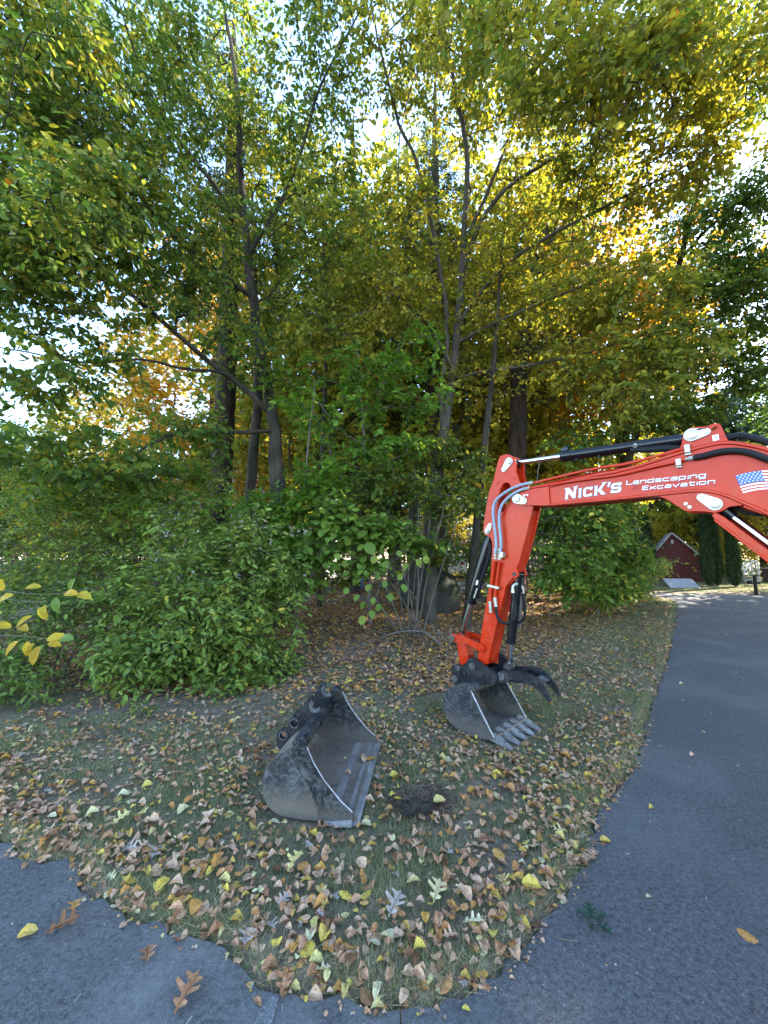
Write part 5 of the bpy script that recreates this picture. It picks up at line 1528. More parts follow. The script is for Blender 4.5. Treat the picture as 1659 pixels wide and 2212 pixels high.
for k, (x, y, s) in enumerate(((20.5, 12.5, 1.5), (23, 8.5, 1.5), (26.5, 14, 1.55), (28.5, 19, 1.5), (18.2, 7.5, 1.45), (24.5, 4.5, 1.5), (31, 11, 1.6), (24.5, 17.5, 1.45), (33, 16.5, 1.6), (29, 6.5, 1.55), (20, 3, 1.4), (16.5, 3.8, 1.3))):  # added row of tall trees that keeps the sun off the near ground
    o = copy_tree((broadA, broadB)[k % 2], (x, y, gz(x, y)), lr.uniform(0, 6.28), (s, s, s), 'tall dense tree added right of the drive to block the sun', 'sun-blocking trees added right of the drive')
    recolour(o, mk['green' if k % 3 else 'canopy'])

# understory bushes deeper in the wood
rngb = np.random.default_rng(301)
bush0 = plant('bush', 'low bush in the shaded depth of the wood', 'bush', (0, 0, 0), [([np.array([0, 0, -.1]), np.array([.02, 0, .4]), np.array([0, .03, .9])], [.03, .02, .008])],
              blob(rngb, (0, 0, .95), (1.25, 1.1, .85), 190), 301, M['leaf_green'], M['bark_twig'], 'bushes in the shaded wood', size=.11, aspect=.6, hue=(.4, .25), tpl=LEAF4,
              grow_kw=dict(step=.2), fol_kw=dict(per_node=3, sprays=3, per_spray=7, spray_len=.35, droop=.4))
bush_spots = [(-7.6, 11.5, 1.1), (-5.6, 11.0, .9), (-9.8, 12.0, 1.3), (-12.5, 13, 1.5), (-3.8, 12.8, .8), (-1.8, 13.5, .85), (.2, 13.0, .8), (2.2, 14.2, .9), (3.9, 12.4, .85), (5.3, 12.6, 1.2), (6.8, 13.6, 1.4), (8.2, 15.2, 1.3), (-.6, 16.5, 1.2),
              (4.4, 16.5, 1.0), (-8.5, 14.5, 1.2), (-16, 14, 1.6), (-13, 16, 1.6), (9.6, 17.4, 1.3), (6.6, 18, 1.5), (-2.4, 18.0, 1.1), (11.2, 20.5, 1.4), (13.0, 23.0, 1.5), (-18, 19, 2.0), (1.2, 19.5, 1.3), (-15, 23, 2.4), (-19, 25, 2.6), (-22, 22, 2.6), (-4.2, 17.0, 1.1), (3.0, 20.5, 1.5), (-12.2, 18.2, 1.3), (7.4, 16.2, 1.3), (5.2, 20.5, 1.6), (9.2, 23.5, 1.9), (-16, 28, 3.0), (-24, 28, 3.2), (-3, 28, 2.6), (2, 30, 2.8), (8, 30, 2.8), (-28, 26, 3.2), (-33, 30, 3.4), (-20, 31, 3.4), (-12, 31, 3.0), (-30, 22, 2.8), (-25, 19, 2.4)]
for k, (x, y, s) in enumerate(bush_spots):
    if k == 0:
        o = bush0
        o.location, o.scale = (x, y, gz(x, y)), (s,) * 3
    else:
        o = copy_tree(bush0, (x, y, gz(x, y)), lr.uniform(0, 6.28), (s, s, s * lr.uniform(.8, 1.15)))
    if k % 3 == 1: recolour(o, M['leaf_canopy']); o['label'] = 'low olive bush in the shaded depth of the wood'
    if k % 3 == 2: recolour(o, M['leaf_lime']); o['label'] = 'low yellow-green bush in the shaded depth of the wood'
for k in range(26):
    x, y = 9 + 34 * k / 25 + lr.uniform(-.5, .5), lr.uniform(33, 36)
    copy_tree(bush0, (x, y, 0), lr.uniform(0, 6.28), (2.4, 2.2, 2.2), 'dense bush in the row behind the shed', 'bushes behind the shed')

for k in range(30):
    a_ = -62 + 94 * k / 29 + lr.uniform(-1, 1)
    d_ = lr.uniform(26, 31)
    x, y = d_ * math.sin(R(a_)), d_ * math.cos(R(a_))
    if -14 < x < -2 and y < 29.5: y = 31.0
    o = copy_tree(bush0, (x, y, gz(x, y)), lr.uniform(0, 6.28), (2.6, 2.4, lr.uniform(1.9, 2.6)), 'big bush in the bright screen beyond the wood', 'bushes beyond the wood')
    recolour(o, (M['leaf_yellow'], M['leaf_lime'], M['leaf_gold'])[k % 3])
for x, y, s, lab in ((-4.9, 23.4, 1.3, 'bush coloured sunlit yellow left of the middle of the wood'), (-1.0, 24.2, 1.2, 'bush coloured sunlit yellow in the middle gap of the wood'), (3.4, 23.6, 1.3, 'bush coloured sunlit yellow just right of the boulder'), (6.2, 25.0, 1.4, 'bush coloured sunlit yellow behind the dipper arm')):
    recolour(copy_tree(bush0, (x, y, gz(x, y)), lr.uniform(0, 6.28), s, lab), M['leaf_yellow'])  # sunlight is put into the yellow leaf colour of these bushes

# clipped evergreens
rngv = np.random.default_rng(311)


def arbor(label, x, y, H_, r_):
    o = thing('arborvitae', label, 'evergreen', (x, y, gz(x, y)))
    MB().tube([(0, 0, -.1), (0, 0, H_ * .5)], [.07, .03], 7).build('trunk', M['bark_dark'], o)
    n = 9500
    u = rngv.uniform(0.01, 1, n)
    a_ = rngv.uniform(0, 2 * np.pi, n)
    prof_ = np.minimum(1, (u + .03) * 6) * np.clip(1 - u, 0, 1) ** .42
    rr = r_ * prof_ * rngv.uniform(.30, 1.06, n) * (1 + .10 * np.sin(5 * a_ + 9 * u))
    P = np.stack([rr * np.cos(a_), rr * np.sin(a_), u * H_], 1)
    Ax = np.stack([np.cos(a_) * .6, np.sin(a_) * .6, np.ones(n)], 1) + rngv.normal(0, .3, (n, 3))
    Nm = np.stack([np.cos(a_), np.sin(a_), np.full(n, .3)], 1) + rngv.normal(0, .5, (n, 3))
    L = .19 * np.exp(rngv.normal(0, .25, n))
    leaves('crown', P, Ax, Nm, L, L * .5, np.clip(rngv.normal(.45, .22, n), 0, 1), LEAF4, M['arbor'], o)
    return o


v0 = arbor('pointed dark evergreen between the deck rail and the shed', 17.0, 25.2, 4.6, .62)
for lab, x, y, s in (('dark columnar evergreen touching the right side of the shed', 18.3, 21.95, 1.0), ('middle dark columnar evergreen of the three right of the shed', 19.0, 22.2, 1.04), ('dark columnar evergreen with its outer side sunlit, last of the row right of the shed', 19.12, 21.2, .97)):
    copy_tree(v0, (x, y, gz(x, y)), lr.uniform(0, 6), (s * .52, s * .52, s), lab)

# ------------------------------------------------------------------ boulder, stones, dead branch, stakes
def rock(name, label, loc, size, seed, mat, parent=None, sub=4):
    bm = bmesh.new()
    bmesh.ops.create_icosphere(bm, subdivisions=sub, radius=1.0)
    rngk = np.random.default_rng(seed)
    dirs = unit(rngk.normal(0, 1, (14, 3)))
    cut = rngk.uniform(.72, .98, 14)
    ph = rngk.uniform(0, 6, 6)
    for v in bm.verts:
        d_ = np.array(v.co)
        f_ = 1.0
        for q, c_ in zip(dirs, cut):
            k_ = d_.dot(q)
            if k_ > 0: f_ = min(f_, c_ / k_)
        f_ += .03 * math.sin(d_[0] * 7 + ph[0]) * math.sin(d_[1] * 6 + ph[1]) + .015 * math.sin(d_[2] * 17 + ph[2]) * math.sin(d_[0] * 19 + ph[3])
        v.co = Vector(d_ * f_ * np.array(size))
    me = bpy.data.meshes.new(name)
    bm.to_mesh(me); bm.free()
    me.polygons.foreach_set('use_smooth', [True] * len(me.polygons))
    me.materials.append(mat)
    o = link(bpy.data.objects.new(name, me))
    o.location = loc
    if parent: o.parent = parent
    elif label: tag(o, label, 'boulder')
    return o


m, nt, b = nodes_of('stone_mossy')
f = noise(nt, 2.2, 7, 0.65, dist=.6)
f2 = noise(nt, 14, 6, 0.7)
c = ramp(nt, f2, [(.3, (.022, .022, .019)), (.6, (.06, .058, .05)), (.8, (.11, .105, .092))])
c = mixc(nt, ramp(nt, f, [(.45, (0, 0, 0)), (.62, (.8, .8, .8))]), c, (.026, .034, .014))
nt.links.new(c, b.inputs['Base Color'])
b.inputs['Roughness'].default_value = .9
bump(nt, f2, .6, .03, b)
b.inputs['Specular IOR Level'].default_value = .15
M['stone_mossy'] = m
M['stone_pale'] = simple('stone_pale', (.34, .32, .28), .9, var=.3, scale=6, bumpy=.4)
bx, by = at(925, 1300, 9.9)[0], 9.9
rock('boulder', 'large mossy grey boulder behind the foot of the pale centre tree', (bx, by, gz(bx, by) + .30), (.84, .7, .72), 5, M['stone_mossy'])
sw = thing('stone_wall', 'short low wall of pale stones seen past the right side of the boulder', 'wall', (2.75, 13.4, gz(2.75, 13.4)))
for r_ in range(3):
    for k in range(6):
        rock('stone', None, ((k - 2.5) * .30 + .12 * (r_ % 2) + lr.uniform(-.02, .02), lr.uniform(-.04, .04), .07 + r_ * .135), (.16, .13, .08), 40 + r_ * 7 + k, M['stone_pale'], sw, 2)


def on_ground(x, y, dz=0.0): return np.array([x, y, gz(x, y) + dz])


fb = MB()
q0 = at(1000, 1345, 6.9)
path = [(950, 1330, 6.75, .05), (925, 1295, 6.8, .2), (912, 1288, 6.8, .24), (870, 1288, 6.7, .24), (835, 1300, 6.6, .16), (790, 1345, 6.3, .06), (735, 1385, 6.0, .03), (640, 1400, 5.8, .03)]
main = [np.array([*at(px, py, Y)[:2], gz(*at(px, py, Y)[:2]) + h_]) for px, py, Y, h_ in path]
mid_ = tuple(main[0])
fo = thing('fallen_branch', 'bare grey fallen branch arching over the leaf litter in front of the viburnum stems', 'branch', mid_)
fb.tube([p - main[0] for p in smooth_poly(main, 2)], list(np.linspace(.022, .006, 30)), 7)
for i_, dvec in ((2, (-.15, -.2, .12)), (3, (-.12, .18, .1)), (4, (-.3, -.1, .08)), (5, (-.15, .25, .06))):
    a_ = main[i_] - main[0]
    fb.tube([a_, a_ + np.array(dvec) * .5 + np.array([0, 0, .03]), a_ + np.array(dvec)], [.008, .006, .003], 5)
fb.build('limb', M['bark_twig'], fo, smooth=80)
MB().tube([(-.08, .05, .16), (-.02, .02, .19), (.04, .03, .17)], [.025, .04, .02], 7).build('knot', M['bark_twig'], fo)
M['cut_wood'] = simple('cut_wood', (.42, .36, .2), .8, var=.2, scale=30)
for lab, px, ln, lean in (('left of the two short cut sapling stubs beside the arm', 950, .30, -.02), ('right of the two short cut sapling stubs beside the arm', 968, .34, .05)):
    p_ = at(px, 1345, 6.75)
    st = thing('cut_stub', lab, 'stub', on_ground(p_[0], p_[1], -.02))
    MB().tube([(0, 0, 0), (lean * .5, 0, ln * .5), (lean, 0, ln)], [.016, .014, .013], 8).build('stem', M['bark_twig'], st)
    MB().tube([(lean, 0, ln), (lean * 1.1, 0, ln + .012)], [.0125, .011], 8).build('cut_face', M['cut_wood'], st)
# bare twigs on the wood floor
rngt = np.random.default_rng(77)
mbt = MB()
for k in range(170):
    x, y = rngt.uniform(-4, 4.2), rngt.uniform(4.6, 9.0)
    if asphalt_dist(np.array([x]), np.array([y]))[0] < 1.0: continue
    a_, ln = rngt.uniform(0, 6.28), rngt.uniform(.12, .6)
    z = gz(x, y)
    mbt.tube([(x, y, z + .02), (x + ln * .5 * math.cos(a_), y + ln * .5 * math.sin(a_), z + rngt.uniform(.02, .07)), (x + ln * math.cos(a_ + .2), y + ln * math.sin(a_ + .2), z + .03)], [.005, .004, .002], 4, caps=False)
tag(mbt.build('twig_litter', M['bark_twig'], smooth=0), kind='stuff')

# ------------------------------------------------------------------ house behind the trees
M['siding'] = simple('siding', (.58, .60, .61), .6, var=.06, scale=2)
M['trim_white'] = simple('trim_white', (.78, .79, .80), .5, var=.04)
M['roof_dark'] = simple('roof_dark', (.06, .06, .065), .9, var=.3, scale=14, bumpy=.3)
M['glass'] = simple('glass', (.03, .035, .04), .06, var=.1, spec=.8)
hs = thing('house', 'pale grey clapboard house glimpsed between the trunks at the left', 'house', (-9.0, 20.0, gz(-9, 20)))
hs.rotation_euler = (0, 0, R(-4))
mb = MB()
body = [(-3.2, 0), (2.5, 0), (2.5, 4.9), (-.4, 7.3), (-3.2, 4.9)]
mbh = MB().prism([(x_, z_) for x_, z_ in body], 0, 8)
mbh.v = [(v[0], v[2], v[1]) for v in mbh.v]
mbh.f = [f_[::-1] for f_ in mbh.f]
wl = mbh.build('wall', M['siding'], hs, smooth=0)
mb = MB()
for k in range(46):
    z = .05 + k * .155
    def xl(z_): return -3.2 if z_ < 4.9 else -3.2 + (z_ - 4.9) / 2.4 * 2.8
    def xr(z_): return 2.5 if z_ < 4.9 else 2.5 - (z_ - 4.9) / 2.4 * 2.9
    a_, c_ = xl(z + .15), xr(z + .15)
    if c_ - a_ < .1: break
    mb.add([(a_, -.004, z + .15), (c_, -.004, z + .15), (c_, -.028, z), (a_, -.028, z), (a_, -.003, z), (c_, -.003, z)], [(0, 3, 2, 1), (3, 4, 5, 2)])
sd_ = mb.build('siding', M['siding'], wl, smooth=0)
sd_['kind'] = 'stuff'
for x0, z0, w_, h_ in ((-2.2, 3.6, .95, 1.5), (.4, 3.6, .95, 1.5), (-2.2, .9, .95, 1.5), (.6, .9, 1.1, 1.5)):
    mbw = MB().box(x0 - .09, x0 + w_ + .09, -.07, -.03, z0 - .09, z0).box(x0 - .09, x0 + w_ + .09, -.07, -.03, z0 + h_, z0 + h_ + .09).box(x0 - .09, x0, -.07, -.03, z0, z0 + h_).box(x0 + w_, x0 + w_ + .09, -.07, -.03, z0, z0 + h_).box(x0, x0 + w_, -.062, -.03, z0 + h_ / 2 - .03, z0 + h_ / 2 + .03)
    wf = mbw.build('window', M['trim_white'], hs, smooth=0)
    MB().box(x0, x0 + w_, -.045, -.031, z0, z0 + h_).build('pane', M['glass'], wf, smooth=0)
for sgn, x1 in ((-1, -3.6), (1, 2.9)):
    mb = MB()
    mb.add([(-.4, -.35, 7.42), (x1, -.35, 4.66), (x1, 8.2, 4.66), (-.4, 8.2, 7.42), (-.4, -.35, 7.30), (x1, -.35, 4.54), (x1, 8.2, 4.54), (-.4, 8.2, 7.30)],
           [(0, 1, 2, 3) if sgn < 0 else (3, 2, 1, 0), (4, 7, 6, 5) if sgn < 0 else (5, 6, 7, 4), (0, 4, 5, 1), (1, 5, 6, 2), (2, 6, 7, 3)])
    rf = mb.build('roof', M['roof_dark'], hs, smooth=0)
    MB().bar((-.4, -.37, 7.33), (x1, -.37, 4.57), .04, .2, up=(0, 0, 1)).build('rake_board', M['trim_white'], rf, smooth=0)
mb = MB().box(2.5, 5.5, .3, 6.5, 0, 2.9)
gw = mb.build('garage_wall', M['siding'], hs, smooth=0)
MB().box(2.4, 5.7, .0, 6.7, 2.9, 3.05).build('roof', M['roof_dark'], hs, smooth=0)
for r_ in range(4):
    for k in range(4):
        MB().box(2.85 + k * .58, 2.85 + k * .58 + .55, .24, .29, .08 + r_ * .54, .08 + r_ * .54 + .51).build('door_panel', M['trim_white'], gw, smooth=0, bevel=.02)

# white cars parked beyond the wood
M['car_white'] = simple('car_white', (.8, .8, .8), .25, var=.03, coat=.5)
M['tail_red'] = simple('tail_red', (.35, .02, .02), .3)


def car(label, x, y, rz):
    o = thing('parked_car', label, 'car', (x, y, gz(x, y)), rz)
    out = smooth_poly([(-2.0, .35), (-2.05, .8), (-1.95, 1.05), (-1.6, 1.42), (-.6, 1.5), (.4, 1.42), (.95, 1.02), (1.9, .9), (2.1, .7), (2.1, .35)], 1)
    mb = MB().prism(out, -.85, .85)
    mb.v = [(v[0], -v[2] * (1 - .12 * max(0, v[1] - .95)), v[1]) for v in mb.v]
    mb.build('body', M['car_white'], o, bevel=.05)
    for s in (1, -1):
        mb = MB().prism([(-1.5, 1.02), (-1.3, 1.36), (.3, 1.36), (.75, 1.02)], .836, .856)
        mb.v = [(v[0], s * v[2] * (1 - .12 * max(0, v[1] - .95)), v[1]) for v in mb.v]
        mb.build('window', M['glass'], o, smooth=0)
        for x_ in (-1.3, 1.3):
            MB().tube([(x_, s * .70, .32), (x_, s * .88, .32)], .32, 20).build('wheel', M['rubber'], o)
    MB().box(-2.0, -1.80, -.62, .62, 1.03, 1.06).build('rear_trim', M['black_matte'], o)
    for s in (.62, -.62): MB().box(-2.07, -1.98, s - .12, s + .12, .8, 1.0).build('tail_light', M['tail_red'], o)
    MB().tube([(-2.09, .2, .95), (-2.03, .2, .95)], .09, 12).build('emblem', M['black_matte'], o)
    return o


c0_ = car('white parked car glimpsed left of the slim trunk behind the bucket cylinder', 4.55, 25.5, R(78))
copy_tree(c0_, (7.3, 26.5, gz(7.3, 26.5)), R(70), None, 'white parked car glimpsed close behind the bucket cylinder')
rb = thing('recycling_bin', 'small bright blue bin glimpsed in the dark gap behind the viburnum', 'bin', (at(774, 1240, 15.5)[0], 15.5, gz(at(774, 1240, 15.5)[0], 15.5)))
M['blue_bin'] = simple('blue_bin', (.02, .04, .42), .4)
MB().box(-.2, .2, -.18, .18, 0, .55).build('tub', M['blue_bin'], rb, bevel=.03)
MB().box(-.22, .22, -.2, .2, .55, .6).build('lid', M['blue_bin'], rb, bevel=.015)

# ------------------------------------------------------------------ shed, ramp, deck, goal and other things across the yard
M['shed_red'] = simple('shed_red', (.11, .025, .027), .8, var=.25, scale=4)
M['shed_trim'] = simple('shed_trim', (.42, .42, .42), .6)
M['alu'] = simple('alu', (.45, .47, .5), .4, metal=.4, var=.2)
ed = np.array([.86, -.51]); ed /= np.linalg.norm(ed)
shm = Matrix(((ed[0], -ed[1], 0, 18.72), (ed[1], ed[0], 0, 26.6), (0, 0, 1, 0), (0, 0, 0, 1)))
sh = thing('shed', 'small dark red garden shed with a grey roof across the drive', 'shed', mat=shm)
front = [(0, 0), (3.0, 0), (3.0, 1.05), (.95, 3.25), (0, 2.05)]
mb = MB().prism(front, 0, 3.0)
mb.v = [(v[0], v[2], v[1]) for v in mb.v]; mb.f = [f_[::-1] for f_ in mb.f]
sw_ = mb.build('wall', M['shed_red'], sh, smooth=0)


def zr(x_): return 2.05 + (x_ / .95) * 1.2 if x_ < .95 else 3.25 - (x_ - .95) / 2.05 * 2.2


for k in range(20):
    x0, x1 = k * .15 + .004, k * .15 + .144
    zt = min(zr(x0), zr(x1)) - .06
    MB().box(x0, x1, -.016, -.001, .03, zt).build('board', M['shed_red'], sw_, smooth=0)
for (xa, za, xb, zb) in ((.95, 3.25, -.14, 1.87), (.95, 3.25, 3.15, .89)):
    mb = MB()
    up_ = np.array([-(zb - za), (xb - xa)]); up_ = up_ / np.linalg.norm(up_)
    if up_[1] < 0: up_ = -up_
    o_ = up_ * .06
    A_ = [(xa, -.18, za + .005), (xb, -.18, zb + .005), (xb, 3.15, zb + .005), (xa, 3.15, za + .005)]
    B_ = [(x_ + o_[0], y_, z_ + o_[1]) for x_, y_, z_ in A_]
    mb.add(A_ + B_, [(0, 1, 2, 3), (7, 6, 5, 4), (0, 4, 5, 1), (1, 5, 6, 2), (2, 6, 7, 3), (3, 7, 4, 0)])
    rf = mb.build('roof', M['roof_dark'], sh, smooth=0)
    MB().bar((xa, -.195, za + .03), (xb, -.195, zb + .03), .03, .09).build('rake_board', M['shed_trim'], rf, smooth=0)
lt = MB().box(.88, 1.02, -.10, -.017, 2.55, 2.8).build('wall_lamp', M['shed_trim'], sh, bevel=.02)
mb = MB()
for x_ in (.35, 1.45, 2.55): mb.box(x_ - .04, x_ + .04, -.03, -.0165, .05, 1.5 if x_ < 2 else 1.15)
dr = mb.build('door_trim', M['shed_red'], sh, smooth=0)
MB().box(1.40, 1.43, -.06, -.03, .8, .95).build('handle', M['black_matte'], sh)

r0 = [at(1450, 1272, 20.4), at(1514, 1272, 20.4), at(1494, 1251.5, 23.4), at(1431, 1250.5, 23.4)]
rmp = thing('ramp', 'weathered silver-grey plank ramp leading up to the shed door', 'ramp', tuple(r0[0]))
for k in range(6):
    u0, u1 = k / 6 + .006, (k + 1) / 6 - .006
    f_ = lambda u, v: (r0[0] * (1 - u) + r0[1] * u) * (1 - v) + (r0[3] * (1 - u) + r0[2] * u) * v - r0[0]
    c4 = [f_(0, u0), f_(1, u0), f_(1, u1), f_(0, u1)]
    MB().add([tuple(p) for p in c4] + [tuple(p + np.array([0, 0, .04])) for p in c4], [(3, 2, 1, 0), (4, 5, 6, 7), (0, 1, 5, 4), (1, 2, 6, 5), (2, 3, 7, 6), (3, 0, 4, 7)]).build('plank', M['alu'], rmp, smooth=0)

dk = thing('deck', 'raised deck corner with a dark picket rail left of the pointed evergreen', 'deck', (15.2, 25.6, 0))
M['rail_dark'] = simple('rail_dark', (.03, .032, .04), .5)
M['deck_wood'] = simple('deck_wood', (.2, .17, .14), .8, scale=12)
MB().box(-1.5, 1.35, -.2, 2.5, 2.38, 2.5).build('floor', M['deck_wood'], dk)
for x_ in (-1.4, 1.25): MB().box(x_ - .06, x_ + .06, -.12, 0, 0, 2.38).build('post', M['deck_wood'], dk)
for z_ in (2.62, 3.12, 3.62): MB().box(-1.45, 1.16, -.14, -.08, z_ - .03, z_ + .03).build('rail', M['rail_dark'], dk)
for k in range(7): MB().box(-1.4 + k * .40, -1.36 + k * .40, -.075, -.04, 2.5, 3.66).build('baluster', M['rail_dark'], dk)
MB().box(1.17, 1.27, -.16, -.06, 2.5, 3.72).build('end_post', M['alu'], dk)
fp_ = thing('flower_pot', 'white pot of dark red flowers beside the deck rail', 'flower pot', (16.75, 25.45, 2.2))
MB().tube([(0, 0, .0), (0, 0, .28), (0, 0, .34), (0, 0, .345)], [.15, .22, .23, .2], 16).build('pot', M['decal_white'], fp_)
MB().box(-.3, .3, -.3, .3, -.06, .0).build('shelf', M['deck_wood'], fp_)
MB().box(-.05, .05, -.05, .05, -2.2, -.06).build('stand', M['deck_wood'], fp_)
P_ = blob(rngb, (0, 0, .52), (.36, .36, .2), 500)
leaves('flowers', P_, rngb.normal(0, 1, (500, 3)), rngb.normal(0, 1, (500, 3)), np.full(500, .07), np.full(500, .06), rngb.uniform(.9, 1, 500), LEAF4, leaf_mat('petal', [(0, (.3, .02, .02)), (1, (.45, .05, .05))]), fp_)

Fp = lambda x_, y_, Y: at((2450 + x_ * .3749) * .54004, (1950 + y_ * .3749) * .54004, Y)
gA = [Fp(1500, 785, 26.0), Fp(1338, 1002, 26.0), Fp(1575, 1006, 26.0), Fp(1558, 850, 26.0)]
off = np.array([.9, 1.4, 0])
gl = thing('soccer_goal', 'small white triangular-sided soccer goal with a net on the far lawn', 'goal', (gA[1][0], gA[1][1], 0))
g0 = np.array([gA[1][0], gA[1][1], 0])
gA = [p - g0 for p in gA]
for p in gA[1:3]: p[2] = .05
gA[3][2] = gA[0][2] * .98
gA[3][0] = gA[2][0] - .05
gB = [p + off for p in gA]
for a_, b_ in ((gA[0], gA[1]), (gA[1], gA[2]), (gA[3], gA[2]), (gA[0], gA[3]), (gB[0], gB[1]), (gB[1], gB[2]), (gB[3], gB[2]), (gB[0], gB[3])):
    MB().tube([a_, b_], .045, 8).build('frame_bar', M['decal_white'], gl)
for i_ in (1, 2, 3): MB().tube([gA[i_], gB[i_]], .04, 8).build('frame_bar', M['decal_white'], gl)
mb = MB()
for k in range(1, 12):
    u = k / 12
    for (a_, b_, c_, d_) in ((gA[0], gA[1], gB[0], gB[1]), ):
        mb.tube([a_ * (1 - u) + b_ * u, c_ * (1 - u) + d_ * u], .006, 3, caps=False)
    l_, r_ = gA[0] * (1 - u) + gA[1] * u, gA[3] * (1 - u) + gA[2] * u
    mb.tube([l_, r_], .005, 3, caps=False)
    w_ = gA[1] * (1 - u) + gA[2] * u
    t_ = np.array([w_[0], w_[1], 0]); t_[2] = gA[0][2] * min(1, max(0.05, (w_[0] - gA[1][0]) / (gA[0][0] - gA[1][0] + 1e-6)))
    mb.tube([w_, t_], .005, 3, caps=False)
nto = mb.build('net', M['decal_white'], gl, smooth=0)
nto['kind'] = 'stuff'

bq = Fp(1300, 1000, 24.5)
bn = thing('barrel', 'dark blue-grey barrel standing on the lawn right of the evergreens', 'barrel', (bq[0] + .1, bq[1], 0))
M['bin_grey'] = simple('bin_grey', (.05, .06, .085), .45)
MB().tube([(0, 0, 0), (0, 0, .1), (0, 0, .45), (0, 0, .85), (0, 0, .95)], [.36, .4, .43, .40, .34], 20).build('drum', M['bin_grey'], bn, smooth=60)
MB().tube([(0, 0, .95), (0, 0, 1.0), (0, 0, 1.03)], [.36, .34, .1], 20).build('lid', M['bin_grey'], bn, smooth=60)
pq = at(1634, 1285, 17.0)
ps_ = thing('utility_post', 'short black post with a cross arm at the far edge of the drive', 'post', (pq[0], pq[1], 0))
MB().box(-.045, .045, -.045, .045, 0, .80).build('stem', M['black_matte'], ps_)
MB().box(-.33, .18, -.05, .05, .46, .53).build('arm', M['black_matte'], ps_)
MB().box(-.30, -.18, -.06, .06, .53, .62).build('clamp', M['black_matte'], ps_)
MB().box(-.06, .22, -.06, .06, .80, .84).build('cap', M['black_matte'], ps_)
wq = at(1662, 1256, 25.0)
wb = thing('wooden_box', 'dark brown wooden box on the lawn at the right edge', 'box', (wq[0] + .62, wq[1], 0))
M['box_wood'] = simple('box_wood', (.07, .03, .02), .8, scale=8)
for k in range(5): MB().box(-.55 + k * .22, -.345 + k * .22, -.5, -.47, 0, .9).build('board', M['box_wood'], wb)
MB().box(-.55, .54, -.465, .5, 0, .9).build('body', M['box_wood'], wb)
MB().box(-.6, .6, -.55, .55, .91, .97).build('lid', M['stone_pale'], wb)


# ------------------------------------------------------------------ fallen leaves, grass, small litter
def curled(tpl, c, bend):
    v = tpl[0].copy()
    v[:, 2] += c * (2 * v[:, 1]) ** 2 + bend * np.sin(v[:, 0] * 2.6) + .02 * np.sin(v[:, 0] * 9 + v[:, 1] * 7)
    return v, tpl[1]


lob = [(0, .02), (.10, .03), (.16, .20), (.24, .22), (.27, .07), (.36, .08), (.42, .36), (.52, .38), (.54, .10), (.64, .09), (.72, .30), (.80, .26), (.82, .08), (1, 0)]
OAKv = np.array([[x_, y_, 0] for x_, y_ in lob] + [[x_, -y_, 0] for x_, y_ in lob[-2::-1]])
_t = tessellate_polygon([[Vector((p[0], p[1], 0)) for p in OAKv]])
_f = []
for t_ in _t:
    a_, b_, c_ = [OAKv[i] for i in t_]
    s_ = (b_[0] - a_[0]) * (c_[1] - a_[1]) - (c_[0] - a_[0]) * (b_[1] - a_[1])
    if abs(s_) > 1e-9: _f.append(tuple(t_) if s_ > 0 else tuple(t_)[::-1])
OAK = (OAKv, np.array(_f))
SHAPES = [curled(LEAFR, .22, .10), curled(LEAFR, -.13, -.10), curled(LEAFR, .28, .12), curled(LEAFR, .08, .05), curled(OAK, .28, .10)]

rl = np.random.default_rng(501)


def under_bucket(X, Y):
    a_, b_ = (X - GB_O[0]) * gd.x + (Y - GB_O[1]) * gd.y, (X - GB_O[0]) * gn.x + (Y - GB_O[1]) * gn.y
    k_ = (a_ > -.61) & (a_ < .005) & (np.abs(b_) < .53)
    a_, b_ = (X - ARM_O[0]) * ARM_D[0] + (Y - ARM_O[1]) * ARM_D[1], (X - ARM_O[0]) * nv.x + (Y - ARM_O[1]) * nv.y
    return k_ | ((a_ > -.69) & (a_ < -.02) & (np.abs(b_) < .31))


def sample_verge(n, xlo, xhi, ylo, yhi, dens):
    X, Y = rl.uniform(xlo, xhi, n), rl.uniform(ylo, yhi, n)
    s = asphalt_dist(X, Y)
    k = (rl.uniform(0, 1, n) < dens(X, Y, s)) & ~under_bucket(X, Y)
    return X[k], Y[k], s[k]


def clump(X, Y): return .5 + .5 * np.sin(X * 3.1 + 1.7 * np.sin(Y * 2.3)) * np.sin(Y * 3.7 + 1.1 * np.sin(X * 2.9))


def dens_near(X, Y, s):
    d = .30 + .50 * clump(X, Y)
    d = d + .55 * np.exp(-((s - .12) / .14) ** 2) * (Y < 3.6)
    d = d * np.where(s > -.04, 1, 0)
    d = d * np.where(np.hypot((X - HOLE[0]) / 1.1, (Y - HOLE[1] + .04) / .9) < .21, .10, 1)
    return np.clip(d, 0, 1) * (1 - .62 * sstep(2.9, 4.6, Y))


def dens_wood(X, Y, s):
    w = sstep(1.1, 2.2, s) * sstep(3.9, 4.9, Y)
    return np.clip((.25 + .5 * clump(X, Y)) * (1 - w) + w * .8, 0, 1) * (s > 0)


